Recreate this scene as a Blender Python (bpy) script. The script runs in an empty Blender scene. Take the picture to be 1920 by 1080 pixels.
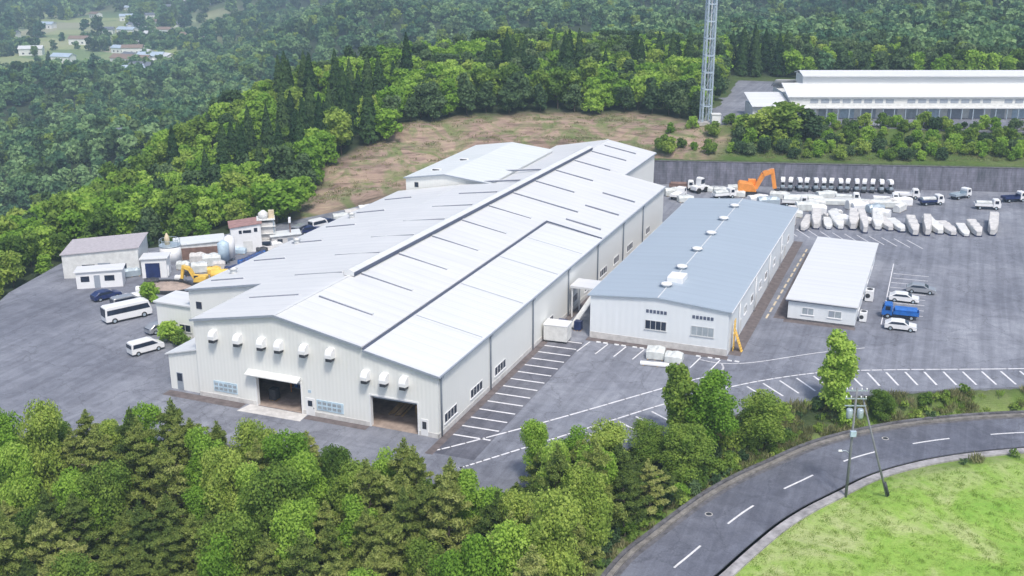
import bpy, math, random
import numpy as np
from mathutils import Vector, Matrix
C = bpy.context.scene.collection
R = math.radians
rnd = random.Random(7)
rng = np.random.default_rng(11)

# ------------------------------------------------------------------ camera, sky, sun, exposure
F_PX, PITCH, YAW, CAM_Z = 2081.0, R(18.344), R(21.870), 55.6
cd = bpy.data.cameras.new('camera'); cam = bpy.data.objects.new('camera', cd); C.objects.link(cam)
cam.location = (0, 0, CAM_Z); cam.rotation_euler = (R(90) - PITCH, 0, YAW)
cd.sensor_width = 36; cd.lens = 36 * F_PX / 1920; cd.clip_start = 1; cd.clip_end = 9000
bpy.context.scene.camera = cam

SUN_EL, SUN_AZ = R(58), R(140)          # azimuth clockwise from +Y: light falls from the front
w = bpy.data.worlds.new('World'); bpy.context.scene.world = w; w.use_nodes = True
nt = w.node_tree; sky = nt.nodes.new('ShaderNodeTexSky'); sky.sky_type = 'NISHITA'
sky.sun_disc = False; sky.sun_elevation = SUN_EL; sky.sun_rotation = SUN_AZ
sky.air_density = 1.0; sky.dust_density = 3.0; sky.ozone_density = 1.0
bg = nt.nodes['Background']; bg.inputs['Strength'].default_value = 0.125
nt.links.new(sky.outputs[0], bg.inputs['Color'])
sd = bpy.data.lights.new('sun', 'SUN'); sd.energy = 2.0; sd.angle = R(10); sd.color = (1.0, .94, .85)
sun = bpy.data.objects.new('sun', sd); C.objects.link(sun)
dv = Vector((math.sin(SUN_AZ) * math.cos(SUN_EL), math.cos(SUN_AZ) * math.cos(SUN_EL), math.sin(SUN_EL)))
sun.rotation_euler = dv.to_track_quat('Z', 'Y').to_euler(); sun.location = (0, 0, 200)
vs = bpy.context.scene.view_settings
vs.view_transform = 'Standard'; vs.look = 'None'; vs.gamma = 1; vs.exposure = 0.63

# ------------------------------------------------------------------ helpers
def gp(u, v, z=0.0):
    """the point of the level z that a sight line of the survey photograph meets"""
    rt = Vector((math.cos(YAW), math.sin(YAW), 0)); fh = Vector((-math.sin(YAW), math.cos(YAW), 0))
    fw = fh * math.cos(PITCH) + Vector((0, 0, -math.sin(PITCH))); up = rt.cross(fw)
    d = rt * ((u - 960) / F_PX) + up * ((540 - v) / F_PX) + fw
    t = (z - CAM_Z) / d.z
    return (d.x * t, d.y * t)

def tag(o, label=None, cat=None, group=None, kind=None):
    if label: o['label'] = label
    if cat: o['category'] = cat
    if group: o['group'] = group
    if kind: o['kind'] = kind
    return o

def empty(name, loc, rz=0.0, label=None, cat=None, group=None):
    o = bpy.data.objects.new(name, None); C.objects.link(o); o.empty_display_size = .5
    o.location = loc; o.rotation_euler = (0, 0, rz)
    return tag(o, label, cat, group)

def copy_tree(src, parent=None):
    c = src.copy(); C.objects.link(c); c.parent = parent
    for ch in list(src.children): copy_tree(ch, c)
    return c

class MB:
    """collects faces and links them as one mesh object"""
    def __init__(s): s.v = []; s.f = []; s.sm = []
    def face(s, pts, smooth=False):
        n = len(s.v); s.v += [tuple(p) for p in pts]; s.f.append(tuple(range(n, n + len(pts)))); s.sm.append(smooth)
    def box(s, x0, x1, y0, y1, z0, z1, m=None):
        p = [(x, y, z) for z in (z0, z1) for (x, y) in ((x0, y0), (x1, y0), (x1, y1), (x0, y1))]
        if m is not None: p = [tuple(m @ Vector(q)) for q in p]
        n = len(s.v); s.v += p
        for f in ((0, 3, 2, 1), (4, 5, 6, 7), (0, 1, 5, 4), (1, 2, 6, 5), (2, 3, 7, 6), (3, 0, 4, 7)):
            s.f.append(tuple(n + i for i in f)); s.sm.append(False)
        return s
    def bar(s, a, b, w, h=None):
        """square bar from a to b"""
        h = h or w; a = Vector(a); b = Vector(b); d = b - a; L = d.length
        m = Matrix.Translation(a) @ d.to_track_quat('Z', 'Y').to_matrix().to_4x4()
        return s.box(-w / 2, w / 2, -h / 2, h / 2, 0, L, m)
    def tube(s, pts, rad, n=8, smooth=True, caps=True):
        pts = [Vector(p) for p in pts]
        if not isinstance(rad, (list, tuple)): rad = [rad] * len(pts)
        base = len(s.v)
        for i, p in enumerate(pts):
            d = (pts[min(i + 1, len(pts) - 1)] - pts[max(i - 1, 0)]).normalized()
            a = d.orthogonal().normalized() if abs(d.z) < .99 else Vector((1, 0, 0)); a = (a - d * a.dot(d)).normalized()
            b = d.cross(a)
            for k in range(n):
                t = 2 * math.pi * k / n; s.v.append(tuple(p + (a * math.cos(t) + b * math.sin(t)) * rad[i]))
        for i in range(len(pts) - 1):
            for k in range(n):
                q = base + i * n; s.f.append((q + k, q + (k + 1) % n, q + n + (k + 1) % n, q + n + k)); s.sm.append(smooth)
        if caps:
            s.f.append(tuple(base + k for k in reversed(range(n)))); s.sm.append(False)
            q = base + (len(pts) - 1) * n; s.f.append(tuple(q + k for k in range(n))); s.sm.append(False)
        return s
    def prism(s, prof, x0, x1, axis='x', m=None, x0b=None):
        """profile (list of 2-D points) swept along an axis"""
        def P(a, q):
            if axis == 'x': r = (a, q[0], q[1])
            elif axis == 'y': r = (q[0], a, q[1])
            else: r = (q[0], q[1], a)
            return tuple(m @ Vector(r)) if m is not None else r
        k = len(prof); n = len(s.v)
        s.v += [P(x0, q) for q in prof] + [P(x1, q) for q in prof]
        for i in range(k): s.f.append((n + i, n + (i + 1) % k, n + k + (i + 1) % k, n + k + i)); s.sm.append(False)
        s.f.append(tuple(n + i for i in reversed(range(k)))); s.sm.append(False)
        s.f.append(tuple(n + k + i for i in range(k))); s.sm.append(False)
        return s
    def build(s, name, mat, parent=None, world=False, bevel=0, thing=None):
        off = Vector((0, 0, 0))
        if world and parent is not None:
            p = parent
            while p is not None: off = off + p.location; p = p.parent
        me = bpy.data.meshes.new(name)
        me.from_pydata([tuple(Vector(v) - off) for v in s.v], [], s.f)
        me.polygons.foreach_set('use_smooth', s.sm)
        me.materials.append(mat); me.update()
        import bmesh
        bm = bmesh.new(); bm.from_mesh(me); bmesh.ops.recalc_face_normals(bm, faces=bm.faces) if len(s.f) < 6000 else None
        bm.to_mesh(me); bm.free()
        o = bpy.data.objects.new(name, me); C.objects.link(o)
        if parent is not None: o.parent = parent
        if bevel:
            b = o.modifiers.new('bevel', 'BEVEL'); b.width = bevel; b.segments = 2; b.limit_method = 'ANGLE'; b.angle_limit = R(40)
        return o

# ------------------------------------------------------------------ materials
def newmat(name):
    m = bpy.data.materials.new(name); m.use_nodes = True
    return m, m.node_tree, m.node_tree.nodes['Principled BSDF']

def node(nt, t, **k):
    n = nt.nodes.new(t)
    for a, b in k.items(): setattr(n, a, b)
    return n

def ramp(nt, src, stops):
    r = node(nt, 'ShaderNodeValToRGB'); e = r.color_ramp.elements
    while len(e) < len(stops): e.new(.5)
    for i, (p, c) in enumerate(stops): e[i].position = p; e[i].color = (*c, 1) if len(c) == 3 else c
    nt.links.new(src, r.inputs[0]); return r

def noise(nt, scale, detail=4, rough=.6, co=None, dist=0, vec_scale=None):
    n = node(nt, 'ShaderNodeTexNoise'); n.inputs['Scale'].default_value = scale
    n.inputs['Detail'].default_value = detail; n.inputs['Roughness'].default_value = rough; n.inputs['Distortion'].default_value = dist
    if co is None: co = node(nt, 'ShaderNodeTexCoord').outputs['Object']
    if vec_scale:
        mp = node(nt, 'ShaderNodeMapping'); mp.inputs['Scale'].default_value = vec_scale
        nt.links.new(co, mp.inputs[0]); co = mp.outputs[0]
    nt.links.new(co, n.inputs['Vector']); return n

def mixc(nt, fac, a, b, mode='MIX'):
    m = node(nt, 'ShaderNodeMix', data_type='RGBA', blend_type=mode)
    if isinstance(fac, (int, float)): m.inputs[0].default_value = fac
    else: nt.links.new(fac, m.inputs[0])
    for s, x in ((6, a), (7, b)):
        if isinstance(x, tuple): m.inputs[s].default_value = (*x, 1) if len(x) == 3 else x
        else: nt.links.new(x, m.inputs[s])
    return m.outputs[2]

def simple(name, col, rough=.6, var=.12, scale=2.0, metal=0, bump=0, vec_scale=None):
    m, nt, b = newmat(name)
    n = noise(nt, scale, 5, .6, vec_scale=vec_scale)
    lo = tuple(c * (1 - var) for c in col); hi = tuple(min(1, c * (1 + var)) for c in col)
    r = ramp(nt, n.outputs[0], [(.3, lo), (.7, hi)])
    nt.links.new(r.outputs[0], b.inputs['Base Color'])
    b.inputs['Roughness'].default_value = rough; b.inputs['Metallic'].default_value = metal
    if bump:
        bp = node(nt, 'ShaderNodeBump'); bp.inputs['Strength'].default_value = bump
        nt.links.new(n.outputs[0], bp.inputs['Height']); nt.links.new(bp.outputs[0], b.inputs['Normal'])
    return m

def siding(name, col, stain, rough=.55, pitch=.45, axis='XY', roof=False, dirt=.35):
    """painted profiled sheet: ribs, faint streaks and patches of grime"""
    m, nt, b = newmat(name)
    co = node(nt, 'ShaderNodeTexCoord').outputs['Object']
    sx = node(nt, 'ShaderNodeSeparateXYZ'); nt.links.new(co, sx.inputs[0])
    if roof: src = sx.outputs['Y']
    else:
        a = node(nt, 'ShaderNodeMath', operation='ADD'); nt.links.new(sx.outputs['X'], a.inputs[0]); nt.links.new(sx.outputs['Y'], a.inputs[1]); src = a.outputs[0]
    k = node(nt, 'ShaderNodeMath', operation='MULTIPLY'); nt.links.new(src, k.inputs[0]); k.inputs[1].default_value = 2 * math.pi / pitch
    s = node(nt, 'ShaderNodeMath', operation='SINE'); nt.links.new(k.outputs[0], s.inputs[0])
    bp = node(nt, 'ShaderNodeBump'); bp.inputs['Strength'].default_value = .14; bp.inputs['Distance'].default_value = .04
    nt.links.new(s.outputs[0], bp.inputs['Height']); nt.links.new(bp.outputs[0], b.inputs['Normal'])
    vsx = (.12, 1.2, .12) if roof else (1.4, 1.4, .12)
    n1 = noise(nt, 1.0, 6, .65, co, vec_scale=vsx)
    n2 = noise(nt, .09, 5, .6, co)
    f1 = ramp(nt, n1.outputs[0], [(.42, (0, 0, 0)), (.8, (1, 1, 1))])
    f2 = ramp(nt, n2.outputs[0], [(.40, (0, 0, 0)), (.75, (1, 1, 1))])
    mu = node(nt, 'ShaderNodeMath', operation='MULTIPLY_ADD'); nt.links.new(f1.outputs[0], mu.inputs[0]); mu.inputs[1].default_value = .6
    m2 = node(nt, 'ShaderNodeMath', operation='MULTIPLY'); nt.links.new(f2.outputs[0], m2.inputs[0]); m2.inputs[1].default_value = .5
    nt.links.new(m2.outputs[0], mu.inputs[2])
    m3 = node(nt, 'ShaderNodeMath', operation='MULTIPLY'); nt.links.new(mu.outputs[0], m3.inputs[0]); m3.inputs[1].default_value = dirt
    c = mixc(nt, m3.outputs[0], col, stain)
    if roof:
        wv = node(nt, 'ShaderNodeMath', operation='FRACT'); wk = node(nt, 'ShaderNodeMath', operation='MULTIPLY'); nt.links.new(sx.outputs['Y'], wk.inputs[0]); wk.inputs[1].default_value = .5; nt.links.new(wk.outputs[0], wv.inputs[0])
        wr = ramp(nt, wv.outputs[0], [(.0, (.90, .90, .91)), (.05, (.90, .90, .91)), (.07, (1, 1, 1)), (.5, (1, 1, 1)), (.96, (.97, .97, .98))]); c = mixc(nt, 1.0, c, wr.outputs[0], 'MULTIPLY')
        rn = noise(nt, 1.0, 4, .6, co, vec_scale=(.02, .45, .02)); rr_ = ramp(nt, rn.outputs[0], [(.35, (.965, .967, .97)), (.65, (1.01, 1.01, 1.01))]); c = mixc(nt, 1.0, c, rr_.outputs[0], 'MULTIPLY')
    nt.links.new(c, b.inputs['Base Color']); b.inputs['Roughness'].default_value = rough
    return m

def asphalt(name, base, patch, scale=.05):
    m, nt, b = newmat(name)
    co = node(nt, 'ShaderNodeTexCoord').outputs['Object']
    n1 = noise(nt, scale, 6, .6, co, .6); n2 = noise(nt, 7, 3, .7, co); n3 = noise(nt, .35, 5, .7, co, 1.2)
    r1 = ramp(nt, n1.outputs[0], [(.3, base), (.7, patch)])
    r3 = ramp(nt, n3.outputs[0], [(.35, (.78, .78, .8)), (.65, (1.12, 1.12, 1.12))])
    r2 = ramp(nt, n2.outputs[0], [(.3, (.8, .8, .8)), (.7, (1.15, 1.15, 1.15))])
    c = mixc(nt, 1.0, r1.outputs[0], r3.outputs[0], 'MULTIPLY'); c = mixc(nt, 1.0, c, r2.outputs[0], 'MULTIPLY')
    tr = noise(nt, 1.0, 4, .6, co, .5, vec_scale=(.9, .035, 1)); rt_ = ramp(nt, tr.outputs[0], [(.38, (.80, .80, .81)), (.52, (1, 1, 1)), (.66, (1.14, 1.14, 1.13))]); c = mixc(nt, .8, c, rt_.outputs[0], 'MULTIPLY')
    pv0 = node(nt, 'ShaderNodeTexVoronoi', distance='CHEBYCHEV'); pv0.inputs['Scale'].default_value = .07; nt.links.new(co, pv0.inputs['Vector']); ps = node(nt, 'ShaderNodeSeparateColor'); nt.links.new(pv0.outputs['Color'], ps.inputs[0])
    pr0 = ramp(nt, ps.outputs[0], [(.0, (.86, .86, .87)), (.18, (.87, .87, .88)), (.2, (1, 1, 1)), (.8, (1, 1, 1)), (.82, (1.09, 1.09, 1.08))]); c = mixc(nt, 1.0, c, pr0.outputs[0], 'MULTIPLY')
    st = noise(nt, .8, 3, .5, co); sr = ramp(nt, st.outputs[0], [(.22, (.62, .61, .62)), (.33, (1, 1, 1))]); c = mixc(nt, 1.0, c, sr.outputs[0], 'MULTIPLY')
    v = node(nt, 'ShaderNodeTexVoronoi', feature='DISTANCE_TO_EDGE'); v.inputs['Scale'].default_value = .11
    dn = noise(nt, .3, 4, .7, co); vm = node(nt, 'ShaderNodeVectorMath', operation='ADD')
    sc = node(nt, 'ShaderNodeVectorMath', operation='SCALE'); sc.inputs['Scale'].default_value = 3.5
    nt.links.new(dn.outputs['Color'], sc.inputs[0]); nt.links.new(co, vm.inputs[0]); nt.links.new(sc.outputs[0], vm.inputs[1]); nt.links.new(vm.outputs[0], v.inputs['Vector'])
    cr = ramp(nt, v.outputs['Distance'], [(.0, (1, 1, 1)), (.012, (0, 0, 0))])
    f = node(nt, 'ShaderNodeMath', operation='MULTIPLY'); nt.links.new(cr.outputs[0], f.inputs[0]); f.inputs[1].default_value = .45
    c = mixc(nt, f.outputs[0], c, (base[0] * .35, base[1] * .35, base[2] * .35))
    nt.links.new(c, b.inputs['Base Color']); b.inputs['Roughness'].default_value = .85
    bp = node(nt, 'ShaderNodeBump'); bp.inputs['Strength'].default_value = .3; nt.links.new(n2.outputs[0], bp.inputs['Height']); nt.links.new(bp.outputs[0], b.inputs['Normal'])
    return m

def leafmat(name, stops, trans=.3, nscale=.35):
    """foliage: the hue varies from tree to tree and from spray to spray"""
    m = bpy.data.materials.new(name); m.use_nodes = True; nt = m.node_tree; nt.nodes.clear()
    oi = node(nt, 'ShaderNodeObjectInfo'); co = node(nt, 'ShaderNodeTexCoord')
    n = noise(nt, nscale, 4, .7, co.outputs['Object'])
    a = node(nt, 'ShaderNodeMath', operation='MULTIPLY_ADD'); nt.links.new(n.outputs[0], a.inputs[0]); a.inputs[1].default_value = .9
    b = node(nt, 'ShaderNodeMath', operation='MULTIPLY_ADD'); nt.links.new(oi.outputs['Random'], b.inputs[0]); b.inputs[1].default_value = .5; b.inputs[2].default_value = -.18
    nt.links.new(b.outputs[0], a.inputs[2])
    r = ramp(nt, a.outputs[0], stops)
    d = node(nt, 'ShaderNodeBsdfDiffuse'); t = node(nt, 'ShaderNodeBsdfTranslucent'); mx = node(nt, 'ShaderNodeMixShader'); mx.inputs[0].default_value = trans
    nt.links.new(r.outputs[0], d.inputs[0]); nt.links.new(r.outputs[0], t.inputs[0])
    nt.links.new(d.outputs[0], mx.inputs[1]); nt.links.new(t.outputs[0], mx.inputs[2])
    o = node(nt, 'ShaderNodeOutputMaterial'); nt.links.new(mx.outputs[0], o.inputs[0])
    return m

WALL = siding('cream_wall_sheet', (.80, .81, .785), (.65, .66, .63), .6, .5, dirt=.22)
WALL2 = siding('white_wall_panel', (.76, .80, .83), (.55, .59, .61), .6, .9, dirt=.25)
ROOF = siding('pale_roof_sheet', (.69, .70, .705), (.54, .56, .57), .55, .6, roof=True, dirt=.5)
ROOF_SOFT = siding('weathered_roof_sheet', (.70, .73, .73), (.55, .60, .59), .6, .6, roof=True, dirt=.5)
ROOF_GREY = siding('blue_grey_roof_sheet', (.375, .445, .515), (.31, .37, .435), .55, .5, roof=True, dirt=.4)
ROOF_WHITE = siding('white_roof_sheet', (.70, .715, .725), (.57, .59, .60), .5, .6, roof=True, dirt=.3)
TRIM = simple('grey_trim', (.30, .34, .40), .5, .1)
SLOT = simple('shaded_louvre', (.17, .19, .25), .7, .2)
DARKTRIM = simple('dark_flashing', (.09, .11, .17), .6, .2, 1.5)
WHITE = simple('white_paint', (.80, .81, .82), .45, .05, 1.0)
WHITE_DIRTY = simple('weathered_white', (.66, .67, .66), .7, .14, 1.2)
GLASS = simple('dark_window_glass', (.025, .035, .06), .12, .4, .7)
GLASS_PALE = simple('curtained_window_glass', (.35, .40, .44), .25, .2, .9)
FRAME = simple('window_frame', (.55, .57, .58), .4, .05)
CONC = simple('concrete', (.42, .41, .40), .85, .2, .8, bump=.2)
CONC_LIGHT = simple('pale_concrete', (.58, .57, .56), .85, .18, 1.2, bump=.2)
CONC_DARK = simple('stained_concrete', (.12, .12, .135), .9, .5, 1.2, bump=.4)
LINE = simple('road_paint', (.72, .72, .74), .7, .16, 2.2)
LINE_Y = simple('faded_yellow_paint', (.62, .52, .36), .7, .2, 2.2)
BARK = simple('bark', (.085, .07, .055), .9, .3, 3, bump=.5)
BARK_PINE = simple('pine_bark', (.20, .165, .14), .9, .3, 3, bump=.5)
STEEL = simple('galvanised_steel', (.42, .50, .56), .45, .12, 1.0, metal=.3)
MAST = simple('pale_mast_paint', (.44, .53, .61), .5, .12)
ORANGE = simple('orange_paint', (.80, .30, .06), .5, .15, 1.2)
YELLOW = simple('yellow_paint', (.80, .52, .10), .5, .15, 1.2)
BLUE = simple('blue_plastic', (.02, .14, .48), .4, .25, 1.5)
BLUE_PALE = simple('pale_blue_paint', (.44, .56, .66), .5, .2, 1.5)
NAVY = simple('navy_paint', (.02, .035, .12), .35, .3, 1.0)
RED = simple('dull_red_roof', (.34, .20, .185), .8, .25, 1.5)
BROWN = simple('rusty_brown', (.20, .13, .11), .85, .3, 1.2)
WOOD = simple('timber', (.42, .28, .14), .8, .3, 1.5)
RUBBER = simple('black_rubber', (.015, .015, .017), .7, .2)
DARK = simple('dark_machinery', (.04, .045, .055), .6, .4, 1.2)
SAND = simple('brown_gravel', (.36, .29, .25), .95, .3, 1.0, bump=.5)
GROUND_DARK = simple('dark_ground', (.135, .115, .115), .95, .35, 1.2, bump=.4)
TARP = simple('pale_tarpaulin', (.62, .65, .64), .5, .22, .8, bump=.5)
BOARD = simple('pale_blue_notice_board', (.50, .64, .74), .5, .22, 1.6)
POLE_MAT = simple('pole_concrete', (.20, .21, .23), .8, .2, 1.0)
ASPH = asphalt('yard_asphalt', (.168, .180, .218), (.262, .276, .316))
ROAD_M = asphalt('road_asphalt', (.135, .148, .192), (.175, .187, .228), .08)

def wall_stone():
    m, nt, b = newmat('dark_block_masonry'); co = node(nt, 'ShaderNodeTexCoord').outputs['Object']
    mp = node(nt, 'ShaderNodeMapping'); mp.inputs['Rotation'].default_value = (R(90), 0, 0); nt.links.new(co, mp.inputs[0])
    br = node(nt, 'ShaderNodeTexBrick'); br.inputs['Scale'].default_value = 1.0; br.inputs['Brick Width'].default_value = 1.0; br.inputs['Row Height'].default_value = .5
    br.inputs['Mortar Size'].default_value = .03
    br.inputs['Color1'].default_value = (.14, .145, .185, 1); br.inputs['Color2'].default_value = (.175, .18, .225, 1); br.inputs['Mortar'].default_value = (.12, .125, .155, 1)
    nt.links.new(mp.outputs[0], br.inputs['Vector'])
    n = noise(nt, .6, 6, .7, co, vec_scale=(1.6, 1.6, .25)); r = ramp(nt, n.outputs[0], [(.3, (.45, .50, .48)), (.7, (1.5, 1.45, 1.45))])
    nt.links.new(mixc(nt, 1.0, br.outputs[0], r.outputs[0], 'MULTIPLY'), b.inputs['Base Color']); b.inputs['Roughness'].default_value = .9
    return m
STONE = wall_stone()

def terrain_mat():
    m, nt, b = newmat('hillside_ground')
    co = node(nt, 'ShaderNodeTexCoord').outputs['Object']
    at = node(nt, 'ShaderNodeVertexColor'); at.layer_name = 'zone'
    sp = node(nt, 'ShaderNodeSeparateColor'); nt.links.new(at.outputs[0], sp.inputs[0])
    nb = noise(nt, .12, 7, .68, co, 1.0); nf = noise(nt, 1.1, 6, .7, co); nl = noise(nt, .03, 5, .6, co)
    floor = ramp(nt, nf.outputs[0], [(.3, (.012, .022, .008)), (.55, (.030, .052, .016)), (.8, (.07, .085, .035))])
    # cut slope: bare pinkish soil, straw coloured dead grass, green patches, along the contours
    ns = noise(nt, .35, 7, .72, co, .8, vec_scale=(.30, .30, 4.5))
    soil = ramp(nt, ns.outputs[0], [(.30, (.08, .06, .045)), (.40, (.19, .135, .105)), (.50, (.32, .23, .185)), (.60, (.38, .29, .21)), (.74, (.55, .44, .32))])
    gm = ramp(nt, nb.outputs[0], [(.47, (0, 0, 0)), (.60, (.85, .85, .85))])
    gr = ramp(nt, nf.outputs[0], [(.3, (.08, .13, .035)), (.7, (.19, .24, .08))])
    slope = mixc(nt, gm.outputs[0], soil.outputs[0], gr.outputs[0])
    # mown grass
    ng = noise(nt, .13, 6, .66, co, .9); n5 = noise(nt, 5, 4, .7, co)
    lawn = ramp(nt, ng.outputs[0], [(.30, (.18, .36, .04)), (.48, (.26, .41, .07)), (.64, (.40, .46, .19)), (.80, (.24, .37, .06))])
    lm = ramp(nt, n5.outputs[0], [(.3, (.75, .75, .75)), (.7, (1.2, 1.2, 1.2))])
    lawn = mixc(nt, 1.0, lawn.outputs[0], lm.outputs[0], 'MULTIPLY')
    # valley fields
    vo = node(nt, 'ShaderNodeTexVoronoi'); vo.inputs['Scale'].default_value = .018; nt.links.new(co, vo.inputs['Vector'])
    vs_ = node(nt, 'ShaderNodeSeparateColor'); nt.links.new(vo.outputs['Color'], vs_.inputs[0])
    fld = ramp(nt, vs_.outputs[0], [(.0, (.20, .30, .11)), (.35, (.32, .36, .17)), (.55, (.12, .22, .08)), (.8, (.42, .40, .28)), (1, (.28, .36, .12))])
    c = mixc(nt, sp.outputs[0], floor.outputs[0], slope)
    c = mixc(nt, sp.outputs[1], c, lawn)
    c = mixc(nt, sp.outputs[2], c, fld.outputs[0])
    nt.links.new(c, b.inputs['Base Color']); b.inputs['Roughness'].default_value = .95
    bp = node(nt, 'ShaderNodeBump'); bp.inputs['Strength'].default_value = .6; bp.inputs['Distance'].default_value = .5
    nt.links.new(ns.outputs[0], bp.inputs['Height']); nt.links.new(bp.outputs[0], b.inputs['Normal'])
    return m

# ------------------------------------------------------------------ terrain
LOT = [(-112, 84.5), (-100, 84), (-73, 92), (-61.6, 93.8), (-52.2, 93.5), (-38.9, 91.6), (-34.8, 99.5), (-29.4, 108.1), (-24.2, 116.9), (-14.8, 127.1), (-2.9, 135.3),
       (11.8, 143), (60, 168), (110, 190), (110, 284), (60, 270), (-10.2, 250), (-59.9, 235.7), (-72, 232.2), (-86, 226), (-99, 216), (-108, 203), (-113, 189), (-118, 177.6), (-124, 165),
       (-128, 155.7), (-134, 149), (-139, 140), (-135, 124), (-127, 108), (-120, 95)]
CUT = [(-116, 176), (-129, 207), (-124, 236), (-112, 252), (-93, 261), (-75, 269), (-56, 260), (-47, 254), (-50, 240), (-60, 236), (-86, 226), (-99, 216), (-108, 203), (-113, 189)]
TERR = [(-57, 256), (-61, 300), (-66, 338), (-10, 360), (60, 388), (120, 400), (120, 285), (60, 268), (-10, 249), (-50, 238)]
LAWN = [(-15.5, 88), (-14.0, 96.2), (-11.8, 101.9), (-8.9, 107.7), (-5.0, 113.8), (0, 119), (10, 127), (30, 137), (60, 145), (100, 140), (90, 60), (0, 30), (-12, 60)]
ROADC = [(-12, 50), (-17.5, 66), (-20.0, 76), (-20.6, 83), (-20.1, 88.9), (-18.9, 93.2), (-17.3, 98.4), (-15.5, 103.6), (-13.3, 108.4), (-10.7, 113.0), (-7.9, 117.9), (-4.8, 121.9), (-.4, 126.3), (5, 130.4),
         (12, 134.6), (22, 139.2), (36, 144.5), (55, 150), (80, 154), (110, 156)]
ROAD_Z = -2.5
VIL = [gp(*a, -60) for a in ((200, 180), (300, 172), (345, 145), (350, 105), (440, 80), (450, 58), (385, 40), (330, 30), (200, 20), (-100, 20), (-150, 110), (0, 165))]
def catmull(P, n=8):
    P = [np.array(p, float) for p in P]; out = []
    for i in range(len(P) - 1):
        a, b, c, d = P[max(i - 1, 0)], P[i], P[i + 1], P[min(i + 2, len(P) - 1)]
        for k in range(n):
            t = k / n; out.append(.5 * ((2 * b) + (c - a) * t + (2 * a - 5 * b + 4 * c - d) * t * t + (3 * b - a - 3 * c + d) * t ** 3))
    return np.array(out + [P[-1]])
RC = catmull(ROADC)

def inside(poly, x, y):
    r = np.zeros(x.shape, bool); n = len(poly)
    for i in range(n):
        (x1, y1), (x2, y2) = poly[i], poly[(i + 1) % n]
        c = ((y1 > y) != (y2 > y)) & (x < (x2 - x1) * (y - y1) / ((y2 - y1) or 1e-9) + x1); r ^= c
    return r
def segdist(P, x, y, closed=True):
    d = np.full(x.shape, 1e9); n = len(P)
    for i in range(n if closed else n - 1):
        x1, y1 = P[i]; x2, y2 = P[(i + 1) % n]; dx, dy = x2 - x1, y2 - y1
        t = np.clip(((x - x1) * dx + (y - y1) * dy) / (dx * dx + dy * dy + 1e-12), 0, 1)
        d = np.minimum(d, np.hypot(x - x1 - t * dx, y - y1 - t * dy))
    return d

ctl = []
def cp(u, v, z): x, y = gp(u, v, z); ctl.append((x, y, z))
for a in [(560, 408, .3), (640, 300, 5), (750, 233, 9), (900, 214, 9.5), (1000, 210, 10), (1190, 207, 10), (1320, 240, 9.3),
          (740, 130, 12), (900, 112, 11), (1000, 105, 11), (1200, 110, 11), (820, 160, 10), (1050, 150, 11), (1250, 150, 11),
          (400, 400, -3), (500, 330, -2), (560, 330, .5), (640, 240, 4), (100, 470, -5), (0, 500, -5), (300, 440, -2.5), (300, 250, -38), (255, 285, -27), (120, 250, -45), (0, 250, -48), (238, 200, -50), (400, 190, -46), (550, 140, -36), (650, 100, -26), (740, 80, -18), (860, 66, -12), (960, 60, -10), (1100, 58, -8), (1250, 50, -5), (1400, 75, 0), (1681, 75, 2), (1900, 75, 2),
          (250, 130, -60), (330, 90, -60), (300, 50, -60), (400, 65, -58), (250, 20, -60), (430, 95, -54), (0, 110, -60), (100, 30, -60), (0, 30, -60),
          (350, 2, -44), (500, 25, -44), (600, 5, -32), (700, 20, -22), (960, 0, -8), (1300, 0, -2), (1681, 0, 4), (1900, 0, 6), (100, 0, -55), (500, 90, -38), (620, 60, -28)]: cp(*a)
ctl += [(-59, 238.6, 5), (-35, 245, 5), (-10, 252.6, 5), (30, 265, 5), (60, 273, 5), (-50, 262, 9), (-20, 272, 9.6), (30, 280, 9.6), (80, 292, 10), (-56, 275, 10), (-45, 300, 10), (-20, 311, 10), (-30, 340, 10), (20, 330, 10), (60, 345, 10), (100, 340, 10), (-60, 330, 10.5), (0, 290, 10),
        (-84, 231, 1.2), (-98, 221, 1.2), (-110, 206, 1.0), (-115, 190, .8),
        (-90, 70, -9), (-60, 78, -9.5), (-40, 80, -9), (-75, 84, -6.5), (-50, 86, -6), (-36, 88, -5), (-110, 72, -7), (-140, 76, -6), (-160, 100, -4), (-160, 125, -4), (-200, 70, -12), (-60, 60, -13), (-90, 50, -14), (-30, 76, -6), (-26, 90, -3.2), (-40, 50, -14), (0, 0, -18), (-60, 0, -22), (60, 0, -12), (-200, 0, -28),
        (-30, 98, -3.0), (-25, 106, -2.4), (-20, 114, -2.2), (-12, 122, -2.0), (0, 131, -1.8), (15, 141, -1.8), (60, 158, -1.5), (110, 165, -1.5),
        (-10, 90, -2.6), (-4, 106, -2.5), (5, 115, -2.3), (30, 125, -2.2), (60, 110, -2), (0, 70, -3.5), (30, 80, -2.5), (100, 100, -1), (-12, 70, -3.5),
        (-210, 120, -6), (-230, 180, -20), (-160, 145, -3), (-300, 100, -40), (-350, 250, -55), (200, 200, 4), (200, 300, 10), (200, 100, 2), (250, 450, 10), (400, 200, 20),
        (-2400, 1600, 130), (-1700, 2300, 150), (-900, 2500, 140), (-300, 2500, 150), (400, 2400, 170), (1200, 1900, 170), (1600, 800, 120), (-2600, 800, 60), (-1200, 1500, -20), (-700, 1750, 40), (-300, 1500, 30), (200, 1400, 40), (500, 1000, 30), (-1500, 300, -50), (-1000, -300, -60), (800, -300, 0), (0, -600, -40)]
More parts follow.
